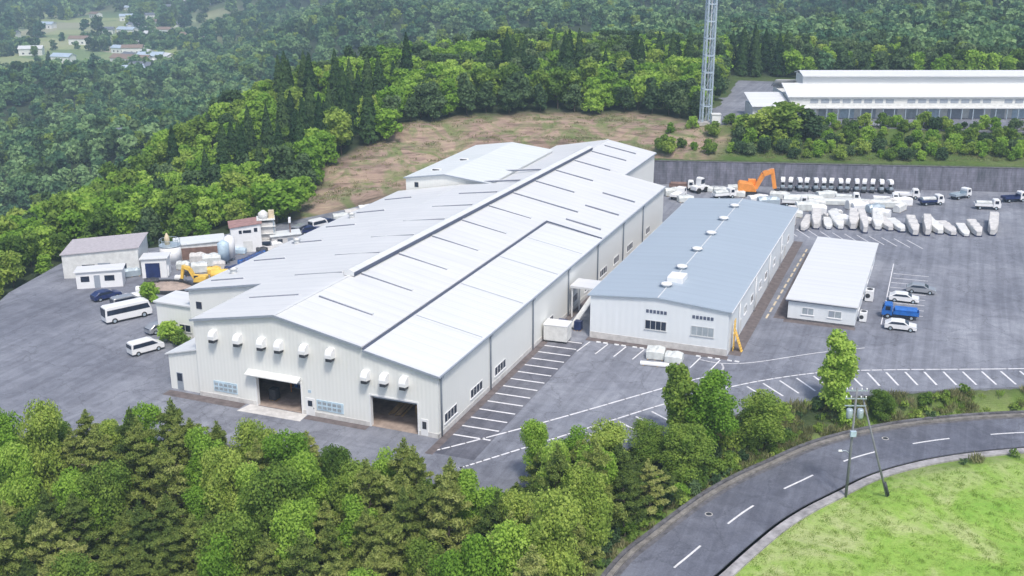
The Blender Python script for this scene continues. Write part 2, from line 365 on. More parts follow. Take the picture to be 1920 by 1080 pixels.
for (u, D, z) in ((-100, 265, -21), (0, 270, -18), (120, 275, -14), (240, 285, -9.5), (360, 300, -3), (480, 315, 4.5), (600, 322, 9.5), (680, 325, 12.5)):
    a_ = math.atan((u - 960) / F_PX / math.cos(PITCH)) - YAW
    for dD, dz in ((0, 0), (55, -28), (120, -42)): ctl.append(((D + dD) * math.sin(a_), (D + dD) * math.cos(a_), z + dz))
ctl = np.array(ctl, float)
def K(r): return np.sqrt(r * r + 36.0)
_n = len(ctl); _D = K(np.hypot(ctl[:, None, 0] - ctl[None, :, 0], ctl[:, None, 1] - ctl[None, :, 1])) + np.eye(_n) * 0
_A = np.zeros((_n + 1, _n + 1)); _A[:_n, :_n] = _D - np.eye(_n) * 1.5; _A[:_n, _n] = 1; _A[_n, :_n] = 1
_W = np.linalg.solve(_A, np.append(ctl[:, 2], 0))
def sstep(t): t = np.clip(t, 0, 1); return t * t * (3 - 2 * t)
def height(x, y):
    x = np.asarray(x, float); y = np.asarray(y, float); sh = x.shape; x = x.ravel(); y = y.ravel(); z = np.full(x.shape, _W[_n])
    for i in range(_n): z += _W[i] * K(np.hypot(x - ctl[i, 0], y - ctl[i, 1]))
    z += .35 * np.sin(x * .21 + 1.3 * np.sin(y * .13)) * np.cos(y * .17 + x * .05) + .15 * np.sin(x * .61 + y * .37) * np.sin(y * .53 - x * .2)
    far = sstep((np.hypot(x, y) - 380) / 300)
    z += far * (9 * np.sin(x * .013 + 1.1 * np.sin(y * .009)) * np.cos(y * .016 + .7) + 5 * np.sin(x * .031 + y * .012))
    ci = inside(CUT, x, y); z = np.where(ci, z + .55 * np.sin(z * 2 * np.pi / 2.6) * sstep(segdist(CUT, x, y) / 5), z)
    ti = inside(TERR, x, y); td = segdist(TERR, x, y); z = np.where(ti, z + (10.0 - z) * sstep((y - 257 - .29 * (x + 40)) / 4) * sstep(td / 4), z)
    vi = inside(VIL, x, y); z = np.where(vi, z + (-60 - z) * sstep(segdist(VIL, x, y) / 45), z)
    dr = segdist([tuple(p) for p in RC], x, y, False)
    z = np.where(dr < 6.0, ROAD_Z - .14, ROAD_Z - .14 + (z - ROAD_Z + .14) * sstep((dr - 6.0) / 3.0))
    li = inside(LOT, x, y); ld = segdist(LOT, x, y)
    wallside = (y > 226) & (x > -80)
    bl = np.where(wallside, 1.3, 2.5)
    k = np.where(li, 0.0, sstep((ld - np.where(wallside, 1.5, 0)) / bl)); z = -.16 + (z + .16) * k
    z = np.where(li, -.16, z)
    return z.reshape(sh)

def axis(a, b, step, lo, hi):
    c = list(np.arange(a, b, step)); s = step; x = c[-1]
    while x < hi: s *= 1.09; x += s; c.append(x)
    s = step; x = c[0]
    while x > lo: s *= 1.09; x -= s; c.insert(0, x)
    return np.array(c)
XS = axis(-190, 90, 1.4, -3200, 2200); YS = axis(50, 340, 1.4, -900, 3200)
GX, GY = np.meshgrid(XS, YS); GZ = height(GX, GY)
nx, ny = len(XS), len(YS)
me = bpy.data.meshes.new('ground')
me.vertices.add(nx * ny); me.vertices.foreach_set('co', np.stack([GX, GY, GZ], -1).ravel())
idx = np.arange(nx * ny).reshape(ny, nx); q = np.stack([idx[:-1, :-1], idx[:-1, 1:], idx[1:, 1:], idx[1:, :-1]], -1).reshape(-1, 4)
me.loops.add(q.size); me.loops.foreach_set('vertex_index', q.ravel()); me.polygons.add(len(q))
me.polygons.foreach_set('loop_start', np.arange(0, q.size, 4)); me.polygons.foreach_set('loop_total', np.full(len(q), 4)); me.update(); me.validate()
me.polygons.foreach_set('use_smooth', np.ones(len(q), bool))
fx, fy = GX.ravel(), GY.ravel()
zone = np.zeros((nx * ny, 4)); zone[:, 3] = 1
def soft(poly, wd): return np.where(inside(poly, fx, fy), sstep(segdist(poly, fx, fy) / wd * .5 + .5), sstep(.5 - segdist(poly, fx, fy) / wd * .5))
zone[:, 0] = soft(CUT, 4)
bank = sstep(1 - (segdist([tuple(p) for p in RC], fx, fy, False) - 5) / 4)
zone[:, 1] = np.maximum(np.maximum(soft(LAWN, 1.5), bank * .55), soft(TERR, 3) * np.where(fy > 284, .14, .24) * (1 - soft(CUT, 4)))
zz = GZ.ravel(); zone[:, 2] = soft(VIL, 20)
ca = me.color_attributes.new('zone', 'FLOAT_COLOR', 'POINT'); ca.data.foreach_set('color', zone.ravel())
me.materials.append(terrain_mat()); og = bpy.data.objects.new('ground', me); C.objects.link(og); tag(og, kind='structure')

# yard sheet
from mathutils.geometry import tessellate_polygon
def sheet(name, poly, z, mat, skirt=0.0):
    m = MB(); pv = [Vector((x, y, 0)) for x, y in poly]
    for t in tessellate_polygon([pv]): m.face([(poly[i][0], poly[i][1], z) for i in t])
    if skirt:
        for i in range(len(poly)):
            a, b = poly[i], poly[(i + 1) % len(poly)]; m.face([(a[0], a[1], z), (b[0], b[1], z), (b[0], b[1], z - skirt), (a[0], a[1], z - skirt)])
    return tag(m.build(name, mat), kind='structure')
sheet('yard_asphalt', LOT, 0, ASPH, .5)
sheet('terrace_asphalt', [(-52, 258), (-59, 285), (-63.5, 336), (-46, 338), (-40, 285), (20, 303), (90, 325), (90, 296), (20, 276), (-34, 264)], 10.06, ASPH, .4)

def ribbon(name, a, b, z, mat, thick=.3, kind='structure', s0=0, s1=None, ztop=None):
    """strip beside the road centre line, from offset a to b (positive is to the left going away)"""
    P = RC; T = np.gradient(P, axis=0); T /= np.linalg.norm(T, axis=1)[:, None]; N = np.stack([-T[:, 1], T[:, 0]], 1)
    L = P + N * a; Q = P + N * b; m = MB(); n = len(P)
    for i in range(n - 1):
        m.face([(*L[i], z), (*Q[i], z), (*Q[i + 1], z), (*L[i + 1], z)])
        if thick:
            m.face([(*L[i], z), (*L[i + 1], z), (*L[i + 1], z - thick), (*L[i], z - thick)])
            m.face([(*Q[i], z), (*Q[i], z - thick), (*Q[i + 1], z - thick), (*Q[i + 1], z)])
    return tag(m.build(name, mat), kind=kind)
ribbon('road', -3.55, 3.75, ROAD_Z, ROAD_M, .3)
ribbon('road_gutter', 3.751, 4.25, ROAD_Z - .03, CONC_DARK, .3)
ribbon('pavement_kerb', 4.251, 4.75, ROAD_Z + .22, simple('mossy_concrete', (.20, .19, .18), .9, .4, 1.5), .5)
ribbon('bank_wall', 4.751, 5.15, ROAD_Z + .42, CONC_DARK, .8)
ribbon('road_drain', -4.0, -3.551, ROAD_Z - .14, simple('wet_drain', (.03, .03, .04), .8, .3), .3)
ribbon('verge_kerb', -5.0, -4.001, ROAD_Z + .06, simple('worn_kerb', (.33, .32, .33), .9, .4, 1.0), .4)
# broken centre line: 5 m dashes, 5 m gaps
seg = np.linalg.norm(np.diff(RC, axis=0), axis=1); S = np.append(0, np.cumsum(seg))
def rcp(s): return np.array([np.interp(s, S, RC[:, 0]), np.interp(s, S, RC[:, 1])])
s_ref = S[np.argmin(np.hypot(RC[:, 0] + 17.3, RC[:, 1] - 98.4))]
m = MB(); s = s_ref - 50.0
while s < S[-1] - 6:
    for k in range(5):
        a, b = rcp(s + k), rcp(s + k + 1); t = (b - a) / np.linalg.norm(b - a); n_ = np.array([-t[1], t[0]]) * .11
        m.face([(*(a - n_), ROAD_Z + .004), (*(b - n_), ROAD_Z + .004), (*(b + n_), ROAD_Z + .004), (*(a + n_), ROAD_Z + .004)])
    s += 10.4
tag(m.build('road_marking', LINE), kind='structure')
# manhole covers in the road
for i, (u, v) in enumerate(((1329, 964), (1660, 822))):
    x, y = gp(u, v, ROAD_Z); m = MB(); m.tube([(0, 0, -.1), (0, 0, .012)], .42, 20)
    e = empty('manhole_cover', (x, y, ROAD_Z), 0, ('round manhole cover in the road beside the second dash from the photo bottom', 'round manhole cover in the road near the leaning pole')[i], 'manhole')
    m.build('rim', CONC, e); m = MB(); m.tube([(0, 0, 0), (0, 0, .02)], .3, 20); m.build('cover', DARK, e)

# ------------------------------------------------------------------ painted lines in the yard
PM = MB()
def line(P, wd=.14, z=.006, mb=None):
    mb = mb or PM
    for (x1, y1), (x2, y2) in zip(P[:-1], P[1:]):
        d = math.hypot(x2 - x1, y2 - y1) or 1; ax, ay = -(y2 - y1) / d * wd / 2, (x2 - x1) / d * wd / 2; ex, ey = (x2 - x1) / d * wd * .3, (y2 - y1) / d * wd * .3
        mb.face([(x1 - ax - ex, y1 - ay - ey, z), (x2 - ax + ex, y2 - ay + ey, z), (x2 + ax + ex, y2 + ay + ey, z), (x1 + ax - ex, y1 + ay - ey, z)])
for k in range(14):                      # bays along the factory wall
    y = 109.0 - 2 * 2.5 + k * 2.5; line([(-48.9, y), (-44.5, y + .15)], .27)
gl = [(-49.5, 99.4), (-47.9, 101.0), (-40, 111.5), (-32.2, 122.7), (-27.6, 129.2), (-25.3, 132.2), (-24.4, 134.6), (-25.0, 136.6)]
line([tuple(p) for p in catmull(gl, 5)], .25)
line([tuple(p) for p in catmull([(-28.2, 136.9), (-25.0, 136.6), (-21, 138.6), (-13.9, 145.0), (-8, 149.4)], 5)], .16, .007)
ol = [(-44.9, 96.8), (-44.2, 97.8), (-40.5, 103.4), (-34.9, 111.8), (-28.6, 121.3), (-22.3, 129.3), (-16.8, 134.8), (-11.1, 139.1), (-3.4, 142.9), (10, 148.6), (40, 162)]
OL = catmull(ol, 6); line([tuple(p) for p in OL], .25)
sl = np.append(0, np.cumsum(np.linalg.norm(np.diff(OL, axis=0), axis=1)))
s = 14.0
while s < sl[-1] - 2:                    # bays beyond the drive line
    a = np.array([np.interp(s, sl, OL[:, 0]), np.interp(s, sl, OL[:, 1])]); b = np.array([np.interp(s + .5, sl, OL[:, 0]), np.interp(s + .5, sl, OL[:, 1])])
    t = (b - a) / np.linalg.norm(b - a); n_ = np.array([t[1], -t[0]])
    if not (35 < s < 40): line([tuple(a + n_ * .9), tuple(a + n_ * 5.0)], .26)
    s += 2.5
for k in range(8):                       # bays in front of the grey-roofed workshop
    x = -43.6 + k * 2.6
    if not (-35.5 < x < -29): line([(x, 137.6), (x - .5, 133.6)], .18)
for k in range(9): line([(-6.6, 165.5 + 2.6 * k), (-1.2, 165.5 + 2.6 * k + .3)], .16)
line([(-6.6, 160), (-7.0, 192)], .14, .0075)
for k in range(12):                      # bays in front of the white stacks
    x = -27 + 2.2 * k; line([(x, 203.5), (x - 3.0, 208.5)], .16)
tag(PM.build('parking_markings', LINE), kind='structure')
m = MB(); y = 156.5
while y < 196: line([(-22.5 + (y - 157) * .015, y), (-22.5 + (y - 156) * .015, y + 1.9)], .28, .006, m); y += 3.1
tag(m.build('yellow_markings', LINE_Y), kind='structure')
WS = None
for k in range(8):
    x = -43.2 + k * 2.6
    for dx in (.5, 1.5):
        if -35.2 < x + dx < -29.6: continue
        if WS is None:
            m = MB(); m.prism([(-.1, 0), (.1, 0), (.07, .13), (-.07, .13)], 0, .6, 'x'); WS = m.build('wheel_stop', WHITE); o = WS
            tag(o, 'small white wheel stop in the row at the foot of the grey-roofed workshop', 'wheel stop', 'wheel stops before the workshop')
        else: o = copy_tree(WS)
        o.location = (x + dx, 137.85, 0)

sheet('ground_strip', [(-49.9, 98.5), (-48.95, 98.5), (-48.95, 199), (-49.9, 199)], .012, GROUND_DARK)
sheet('ground_strip', [(-44.4, 137.98), (-24.6, 137.98), (-24.6, 139.3), (-44.4, 139.3)], .012, GROUND_DARK)  # dark strip along the front of the grey-roofed workshop
sheet('ground_strip', [(-24.8, 140), (-23.2, 140), (-23.2, 200), (-24.8, 200)], .013, GROUND_DARK)
sheet('ground_strip', [(-21.6, 157), (-19.7, 157), (-19.7, 193), (-21.6, 193)], .012, GROUND_DARK)
sheet('ground_strip', [(-20, 155.9), (-9.9, 155.9), (-9.9, 157.2), (-20, 157.2)], .012, GROUND_DARK)
sheet('ground_strip', [(-67.0, 101.2), (-58.8, 101.2), (-58.8, 102.3), (-67.0, 102.3)], .012, GROUND_DARK)
sheet('ground_strip', [(-87, 100.8), (-75.7, 100.8), (-75.7, 102.3), (-87, 102.3)], .012, GROUND_DARK)
sheet('apron_patch', [(-49, 99), (-44.2, 99), (-44.2, 137), (-49, 137)], .003, asphalt('bay_asphalt', (.115, .120, .150), (.17, .175, .20), .1))
# ------------------------------------------------------------------ factory
def wall_y(mb, y, x0, x1, ztop, holes, zb=0.0, tsk=None):
    """wall in the plane y, cut round rectangular holes (x0,x1,z0,z1); ztop is a list of (x,z)"""
    def top(x): return np.interp(x, [p[0] for p in ztop], [p[1] for p in ztop])
    xs = sorted(set([x0, x1] + [h[0] for h in holes] + [h[1] for h in holes] + [p[0] for p in ztop if x0 < p[0] < x1]))
    for a, b in zip(xs[:-1], xs[1:]):
        hs = sorted([h for h in holes if h[0] <= a + 1e-6 and h[1] >= b - 1e-6], key=lambda h: h[2]); z = zb
        for h in hs:
            if h[2] > z: mb.face([(a, y, z), (b, y, z), (b, y, h[2]), (a, y, h[2])])
            z = h[3]
        mb.face([(a, y, z), (b, y, z), (b, y, float(top(b))), (a, y, float(top(a)))])

def window(parent, x0, x1, y0, y1, z0, z1, pane=GLASS, nrm='-y', mull=2, frame=FRAME):
    """framed window set against a wall facing nrm; world coordinates"""
    m = MB(); g = MB(); t = .07
    if nrm == '-y':
        y = y0
        m.box(x0, x1, y - .06, y, z0, z0 + t); m.box(x0, x1, y - .06, y, z1 - t, z1)
        for k in range(mull + 1): x = x0 + (x1 - x0 - t) * k / mull; m.box(x, x + t, y - .062, y, z0 + t, z1 - t)
        m.box(x0 - .1, x1 + .1, y - .12, y, z0 - .08, z0 - .001); g.box(x0 + t, x1 - t, y - .03, y - .004, z0 + t, z1 - t)
    else:
        x = x0
        m.box(x, x + .06, y0, y1, z0, z0 + t); m.box(x, x + .06, y0, y1, z1 - t, z1)
        for k in range(mull + 1): y = y0 + (y1 - y0 - t) * k / mull; m.box(x, x + .062, y, y + t, z0 + t, z1 - t)
        m.box(x, x + .12, y0 - .1, y1 + .1, z0 - .08, z0 - .001); g.box(x + .004, x + .03, y0 + t, y1 - t, z0 + t, z1 - t)
    o = m.build('window', frame, parent, True); p = g.build('pane', pane, o, True); return o

Y0, Y1, Y2 = 102.4, 202.0, 225.0
def rx(y): return -70.8 + .020 * (y - Y0)            # ridge line
def rzz(y): return 12.1 - .0075 * (y - Y0)
fac = empty('factory_building', (-66, Y0, 0), 0, 'largest building, long cream factory hall with a pale ridged roof and two open doors', 'factory')
m = MB()
D1 = (-74.1, -67.9, 0, 3.9); D2 = (-58.6, -52.6, 0, 3.9)
wall_y(m, Y0, -82.5, -50, [(-82.5, 9.9), (-70.8, 12.0), (-59.3, 9.75), (-59.2, 9.35), (-50, 7.6)], [D1, D2])
m.face([(-50, Y0, 0), (-50, Y1, 0), (-50, Y1, 7.55), (-50, Y0, 7.6)])
m.face([(-50, Y1, 0), (-58, Y1, 0), (-58, Y1, 9.2), (-50, Y1, 7.55)])
m.face([(-58, Y1, 0), (-58, Y2, 0), (-58, Y2, 9.1), (-58, Y1, 9.2)])
wall_y(m, Y2, -79.5, -58, [(-79.5, 9.0), (rx(Y2), rzz(Y2) - .1), (-58, 9.1)], [])
m.face([(-79.5, Y2, 0), (-79.5, 180, 0), (-79.5, 180, 9), (-79.5, Y2, 9)])
m.face([(-82.5, Y0, 0), (-82.5, 180, 0), (-82.5, 180, 9.9), (-82.5, Y0, 9.9)])
m.build('wall', WALL, fac, True)
m = MB()                                               # paler skirting band at the foot of the walls
for a, b in ((-82.5, -74.3), (-67.7, -58.8), (-52.4, -49.95)): m.box(a, b, Y0 - .05, Y0 - .003, 0, .55)
m.box(-49.997, -49.95, Y0 - .05, Y1, 0, .55); m.build('skirting', CONC_LIGHT, fac, True)
# roof: sheets with thickness, step along the lower slope, narrower rear bay
def slab(m, pts, th=.14):
    p = [Vector(q) for q in pts]; d = Vector((0, 0, -th)); n = len(p)
    m.face(p); m.face([q + d for q in reversed(p)])
    for i in range(n): a, b = p[i], p[(i + 1) % n]; m.face([a, a + d, b + d, b])
ov = .35
m = MB()
YM = 162.3
slab(m, [(rx(Y0), Y0 - ov, 12.1), (-59.3, Y0 - ov, 9.85), (-59.3, YM, 9.75), (rx(YM), YM, rzz(YM))])
slab(m, [(rx(YM), YM, rzz(YM)), (-49.7, YM, 7.7), (-49.7, Y1, 7.65), (rx(Y1), Y1, rzz(Y1))])
slab(m, [(rx(Y1), Y1, rzz(Y1)), (-57.7, Y1, 9.25), (-57.7, Y2 + ov, 9.15), (rx(Y2), Y2 + ov, rzz(Y2))])
slab(m, [(rx(Y0), Y0 - ov, 12.1), (rx(180), 180, rzz(180)), (-82.8, 180, 9.8), (-82.8, Y0 - ov, 9.95)])
slab(m, [(rx(180), 180, rzz(180)), (rx(Y2), Y2 + ov, rzz(Y2)), (-80, Y2 + ov, 9.05), (-80, 180, 9.3)])
m.build('roof', ROOF, fac, True)
m = MB(); slab(m, [(-59.25, Y0 - ov, 9.48), (-49.7, Y0 - ov, 7.68), (-49.7, YM - .02, 7.66), (-59.25, YM - .02, 9.4)]); m.build('lower_roof', ROOF_WHITE, fac, True)
m = MB()                                               # dark upstand at the step of the roof, and the verge flashings
m.box(-59.22, -59.1, Y0 - ov, YM, 9.36, 9.72); m.bar((-59.2, YM, 9.68), (-49.8, YM, 7.78), .12, .2); m.build('step_flashing', DARKTRIM, fac, True)
m = MB()
for a, b in (((-82.8, 9.9), (rx(Y0), 12.04)), ((rx(Y0), 12.04), (-59.3, 9.79)), ((-59.2, 9.44), (-49.7, 7.6))):
    m.bar((a[0], Y0 - ov - .04, a[1]), (b[0], Y0 - ov - .04, b[1]), .08, .26)
m.bar((-49.62, Y0 - ov, 7.55), (-49.62, Y1, 7.5), .16, .16); m.bar((-57.62, Y1, 9.15), (-57.62, Y2, 9.05), .16, .16)
m.build('gutter', TRIM, fac, True)
ya, yb = 119.0, 213.0
m = MB(); zz_ = lambda y: rzz(y)
pr = lambda y: [(rx(y) - .75, y, zz_(y) + .02), (rx(y) - .75, y, zz_(y) + .55), (rx(y), y, zz_(y) + .85), (rx(y) + .75, y, zz_(y) + .55), (rx(y) + .75, y, zz_(y) - .02)]
A_, B_ = pr(ya), pr(yb)
for i in range(4): m.face([A_[i], A_[i + 1], B_[i + 1], B_[i]])
m.face(A_); m.face(B_); rv = m.build('ridge_vent', ROOF_WHITE, fac, True)
m = MB(); m.face([(rx(ya) + .78, ya, zz_(ya)), (rx(yb) + .78, yb, zz_(yb)), (rx(yb) + .78, yb, zz_(yb) + .5), (rx(ya) + .78, ya, zz_(ya) + .5)])
m.face([(rx(ya) - .78, ya, zz_(ya)), (rx(yb) - .78, yb, zz_(yb)), (rx(yb) - .78, yb, zz_(yb) + .5), (rx(ya) - .78, ya, zz_(ya) + .5)]); m.build('louvre', DARKTRIM, rv, True)
m = MB(); m.bar((rx(Y0), Y0 - ov, 12.13), (rx(ya), ya, rzz(ya) + .03), .4, .08); m.build('ridge_cap', ROOF_WHITE, fac, True); m = MB(); m.bar((rx(yb), yb, rzz(yb) + .03), (rx(Y2), Y2 + ov, rzz(Y2) + .03), .4, .08); m.build('ridge_cap', ROOF_WHITE, fac, True)
# slot vents running down both slopes, one pair in each bay
def slot(y, x0, x1, zf, parent=fac, dy=0.0):
    a = Vector((x0, y, zf(x0, y) + .10)); b = Vector((x1, y + dy, zf(x1, y + dy) + .10))
    m = MB(); m.bar(a, b, .38, .34); o = m.build('slot_vent', ROOF_WHITE, parent, True)
    m = MB(); d = (b - a).normalized(); n2 = Vector((0, -1.25, 0))
    m.bar(a + n2 * .17 - Vector((0, 0, .03)), b + n2 * .17 - Vector((0, 0, .03)), .07, .24); m.build('slot_shade', SLOT, o, True)  # dark bar: shade along the vent's side, put into its colour
def zr(x, y): return rzz(y) - (x - rx(y)) * (rzz(y) - 7.7) / (-49.7 - rx(y)) * .985
def zl(x, y): return rzz(y) - (rx(y) - x) * (rzz(y) - 9.82) / (rx(y) + 82.8)
def zl2(x, y): return 9.85 - (-82.75 - x) * .183 - (y - 117) * .0016
for k in range(11):
    y = 110.6 + 10.15 * k
    slot(y, rx(y) + .9, rx(y) + (8.2 if k != 6 else 12.5), zr)
    if k < 9: slot(y, rx(y) - 9.3, rx(y) - 2.0, zl)
for y in (166.3, 176.3, 186.2): slot(y, -57.2, -51.2, zr)
slot(219.5, rx(219) + 1.2, -60.5, zr)
for y in (115.0, 128.5, 142, 153):                    # lapped joints of the lower roof
    m = MB(); m.bar((-58.9, y, 9.45), (-50.0, y, 7.78), .05, .03); m.build('sheet_joint', TRIM, fac, True)
# downpipes, windows of the side wall
for y in (103.0, 117.2, 131.9, 146.5, 160.6, 174.8, 187.2):
    m = MB(); m.tube([(-49.86, y, .1), (-49.86, y, 7.2), (-49.7, y, 7.5)], .11, 8); m.box(-49.9, -49.6, y - .25, y + .25, 7.15, 7.5); m.build('downpipe', TRIM, fac, True)
for y0, y1 in ((103.9, 107.3), (111.2, 114.8), (118.7, 122.3), (136.9, 140.2), (148.5, 151), (154.5, 157.2), (162.2, 166), (169.8, 172.8), (177.6, 181.2), (189.8, 192.5)):
    window(fac, -50, -50, y0, y1, 1.15, 2.35, GLASS, '+x', 4, WHITE)
# front wall: hoods, notice boards, doors
def hood(x, z):
    m = MB(); P = [(-.0, -.55), (0, .6), (-.35, .62), (-.75, .42), (-.95, .0), (-.95, -.4)]
    m.prism([(Y0 + p[0], z + p[1]) for p in P], x - .42, x + .42, 'x'); o = m.build('vent_hood', WHITE, fac, True)
    m = MB(); m.box(x - .36, x + .36, Y0 - .90, Y0 - .06, z - .80, z - .44); m.build('hood_mouth', DARK, o, True)
for x in (-79.5, -76, -72.7, -70.3, -66.9, -63.4): hood(x, 8.4)
for x in (-58.9, -56.5, -54.0): hood(x, 6.4)
for (x0, x1, z0, z1) in ((-80.3, -76.9, 1.0, 2.35), (-65.8, -62.2, .9, 2.2)):
    m = MB(); m.box(x0, x1, Y0 - .06, Y0 - .003, z0, z1); o = m.build('notice_board', BOARD, fac, True)
    m = MB()
    for i in range(5):
        for j in range(2): m.box(x0 + .15 + i * .66, x0 + .65 + i * .66, Y0 - .075, Y0 - .062, z0 + .2 + j * .55, z0 + .55 + j * .55)
    m.build('notice', GLASS_PALE, o, True)
m = MB(); m.box(-67.3, -66.1, Y0 - .06, Y0 - .003, 0, 2.2); o = m.build('staff_door', WHITE, fac, True)
m = MB(); m.box(-67.0, -66.4, Y0 - .09, Y0 - .063, 1.2, 1.9); m.build('door_window', GLASS, o, True)
m = MB(); m.box(-66.25, -66.18, Y0 - .12, Y0 - .063, .95, 1.08); m.build('handle', DARK, o, True)
m = MB(); m.box(-52.2, -51.3, Y0 - .06, Y0 - .003, .05, 2.1); o = m.build('staff_door', WHITE, fac, True)
m = MB(); m.box(-52.0, -51.5, Y0 - .09, Y0 - .063, .9, 1.8); m.build('door_window', DARK, o, True)
m = MB(); m.box(-66.9, -66.5, Y0 - .04, Y0 - .003, 2.9, 3.25); m.build('small_sign', BLUE_PALE, fac, True)
# doorway linings, roller shutter boxes
for (x0, x1, z0, z1) in (D1, D2):
    m = MB(); m.box(x0 - .16, x0, Y0 - .05, Y0 + .5, 0, z1); m.box(x1, x1 + .16, Y0 - .05, Y0 + .5, 0, z1); m.box(x0 - .16, x1 + .16, Y0 - .05, Y0 + .5, z1, z1 + .18)
    m.build('door_frame', WHITE, fac, True)
    m = MB(); m.box(x0 + .02, x1 - .02, Y0 + .5, Y0 + .6, z1 - .45, z1 - .01); m.build('roller_shutter', TRIM, fac, True)
m = MB(); P = [(Y0 - .003, 4.7), (Y0 - .95, 4.3), (Y0 - .95, 4.2), (Y0 - .003, 4.4)]
m.prism(P, -75.1, -67.8, 'x'); m.build('door_canopy', WHITE_DIRTY, fac, True)
m = MB(); m.box(-82.3, -50.2, Y0 + 18, Y0 + 18.15, 0, 7.2); m.build('inner_wall', WHITE_DIRTY, fac, True)
m = MB(); m.box(-82.4, -50.1, Y0 + .1, Y0 + 18, .0, .02); m.build('inner_floor', SAND, fac, True)
for x in (-78, -66.2, -60.5):
    for y in (Y0 + 3, Y0 + 10): m = MB(); m.box(x - .15, x + .15, y - .15, y + .15, .02, 7); m.build('column', TRIM, fac, True)
sheet('door_apron', [(-75.6, Y0 - 2.2), (-67.0, Y0 - 2.0), (-67.2, Y0 - .06), (-75.2, Y0 - .06)], .03, CONC_LIGHT, .1)
m = MB(); line([(-84, 98.0), (-76, 98.6)], .3, .1, m); 
# things inside the doors
def crate(x, y, z, s, mat, name, label, cat, group=None, rz=0.0):
    e = empty(name, (x, y, z), rz, label, cat, group); m = MB(); sx, sy, sz = s
    m.box(-sx / 2, sx / 2, -sy / 2, sy / 2, .12, sz); m.build('body', mat, e, bevel=.03)
    m = MB()
    for k in (-1, 0, 1): m.box(k * sx * .42 - .06, k * sx * .42 + .06, -sy / 2, sy / 2, 0, .119)
    m.build('skid', WOOD, e); return e
def rack(x, y, z, L, label):
    e = empty('storage_rack', (x, y, z), 0, label, 'rack'); m = MB()
    for i in (0, 1):
        m = MB(); m.box(i * L - .05, i * L + .05, -.05, .05, 0, 3); m.box(i * L - .05, i * L + .05, .95, 1.05, 0, 3); m.box(i * L - .04, i * L + .04, .05, .95, 2.9, 2.98); m.build('upright', ORANGE, e)
    m = MB()
    for zz1 in (.5, 1.5, 2.5): m.box(.06, L - .06, .06, .94, zz1, zz1 + .08)
    m.build('shelf', STEEL, e)
    m = MB()
    for zz1 in (.58, 1.58):
        for k in range(int(L / .7)): m.tube([(.45 + .66 * k, .5, zz1), (.45 + .66 * k, .5, zz1 + .7)], .25, 10)
    m.build('stored_drum', BLUE, e)
rack(-72.6, Y0 + 5.0, .02, 4.2, 'storage rack of blue drums inside the left open door')
crate(-69.4, Y0 + 4, .02, (1.3, 1.2, 1.1), TARP, 'crate', 'pale wrapped crate just inside the left open door', 'crate')
crate(-73.2, Y0 + 2.2, .02, (1.0, 1.0, 1.5), DARK, 'machine_cabinet', 'dark cabinet at the left jamb of the left open door', 'cabinet')
e = empty('timber_pile', (-57.6, Y0 + 3.5, .02), 0, 'slanting pile of brown timber inside the right open door', 'timber')
for k in range(7): m = MB(); m.bar((-.6 + .28 * k, 0, .05 + .12 * (k % 3)), (.4 + .28 * k, 4.5, 1.6 + .1 * (k % 2)), .22, .1); m.build('plank', WOOD, e)
crate(-54.2, Y0 + 5.2, .02, (2.0, 1.4, 1.3), WOOD, 'crate', 'brown wooden crate inside the right open door', 'crate')

# left annex and small lean-tos
an = empty('factory_annex', (-88, 117.5, 0), 0, 'cream annex stepping back on the left side of the factory hall, sloping pale roof', 'factory annex')
m = MB(); wall_y(m, 117.5, -95, -82.52, [(-95, 7.5), (-82.5, 9.8)], [])
m.face([(-95, 117.5, 0), (-95, 180, 0), (-95, 180, 7.5), (-95, 117.5, 7.5)]); wall_y(m, 180, -95, -82.5, [(-95, 7.5), (-82.5, 9.8)], [])
m.build('wall', WALL, an, True)
m = MB(); slab(m, [(-82.75, 117.2, 9.9), (-82.75, 180.3, 9.75), (-95.3, 180.3, 7.5), (-95.3, 117.2, 7.6)]); m.build('roof', ROOF, an, True)
m = MB(); m.bar((-95.3, 117.15, 7.5), (-82.8, 117.15, 9.8), .08, .24); m.bar((-95.35, 117.2, 7.48), (-95.35, 180.3, 7.38), .14, .14); m.build('gutter', TRIM, an, True)
for y in (121, 131.3, 141.5, 151.7, 161.8, 172): slot(y, -93.6, -88.2, zl2, an)
m = MB(); m.box(-86.4, -85.4, 116.9, 117.49, 5.1, 5.9); m.build('vent_hood', WHITE, an, True, .1)
m = MB(); m.box(-93.9, -93.0, 117.44, 117.497, 4.9, 5.9); m.build('window', GLASS, an, True)
for y in (124.5, 141, 158): 
    m = MB(); m.tube([(-92.5, y, 8.0), (-92.5, y, 8.7)], .45, 14); m.tube([(-92.5, y, 8.7), (-92.5, y, 8.95)], [.65, .1], 14); m.build('roof_ventilator', WHITE_DIRTY, an, True)
pc = empty('entrance_porch', (-98, 117.6, 0), 0, 'small flat-topped cream block at the left front of the annex', 'porch')
m = MB(); m.box(-101.2, -95.04, 118.0, 122.5, 0, 4.7); m.build('wall', WALL, pc, True)
m = MB(); m.box(-101.5, -95.04, 117.7, 122.8, 4.7, 4.95); m.build('roof', ROOF_WHITE, pc, True, .04)
window(pc, -97.5, -95.6, 118.0, 118, 0.9, 2.0, GLASS, '-y', 2)
sb = empty('side_shed', (-85, 103, 0), 0, 'low cream side shed against the left front corner of the factory hall', 'shed')
m = MB(); wall_y(m, 102.9, -87.2, -82.52, [(-87.2, 4.6), (-82.5, 5.8)], []); wall_y(m, 110.5, -87.2, -82.52, [(-87.2, 4.6), (-82.5, 5.8)], [])
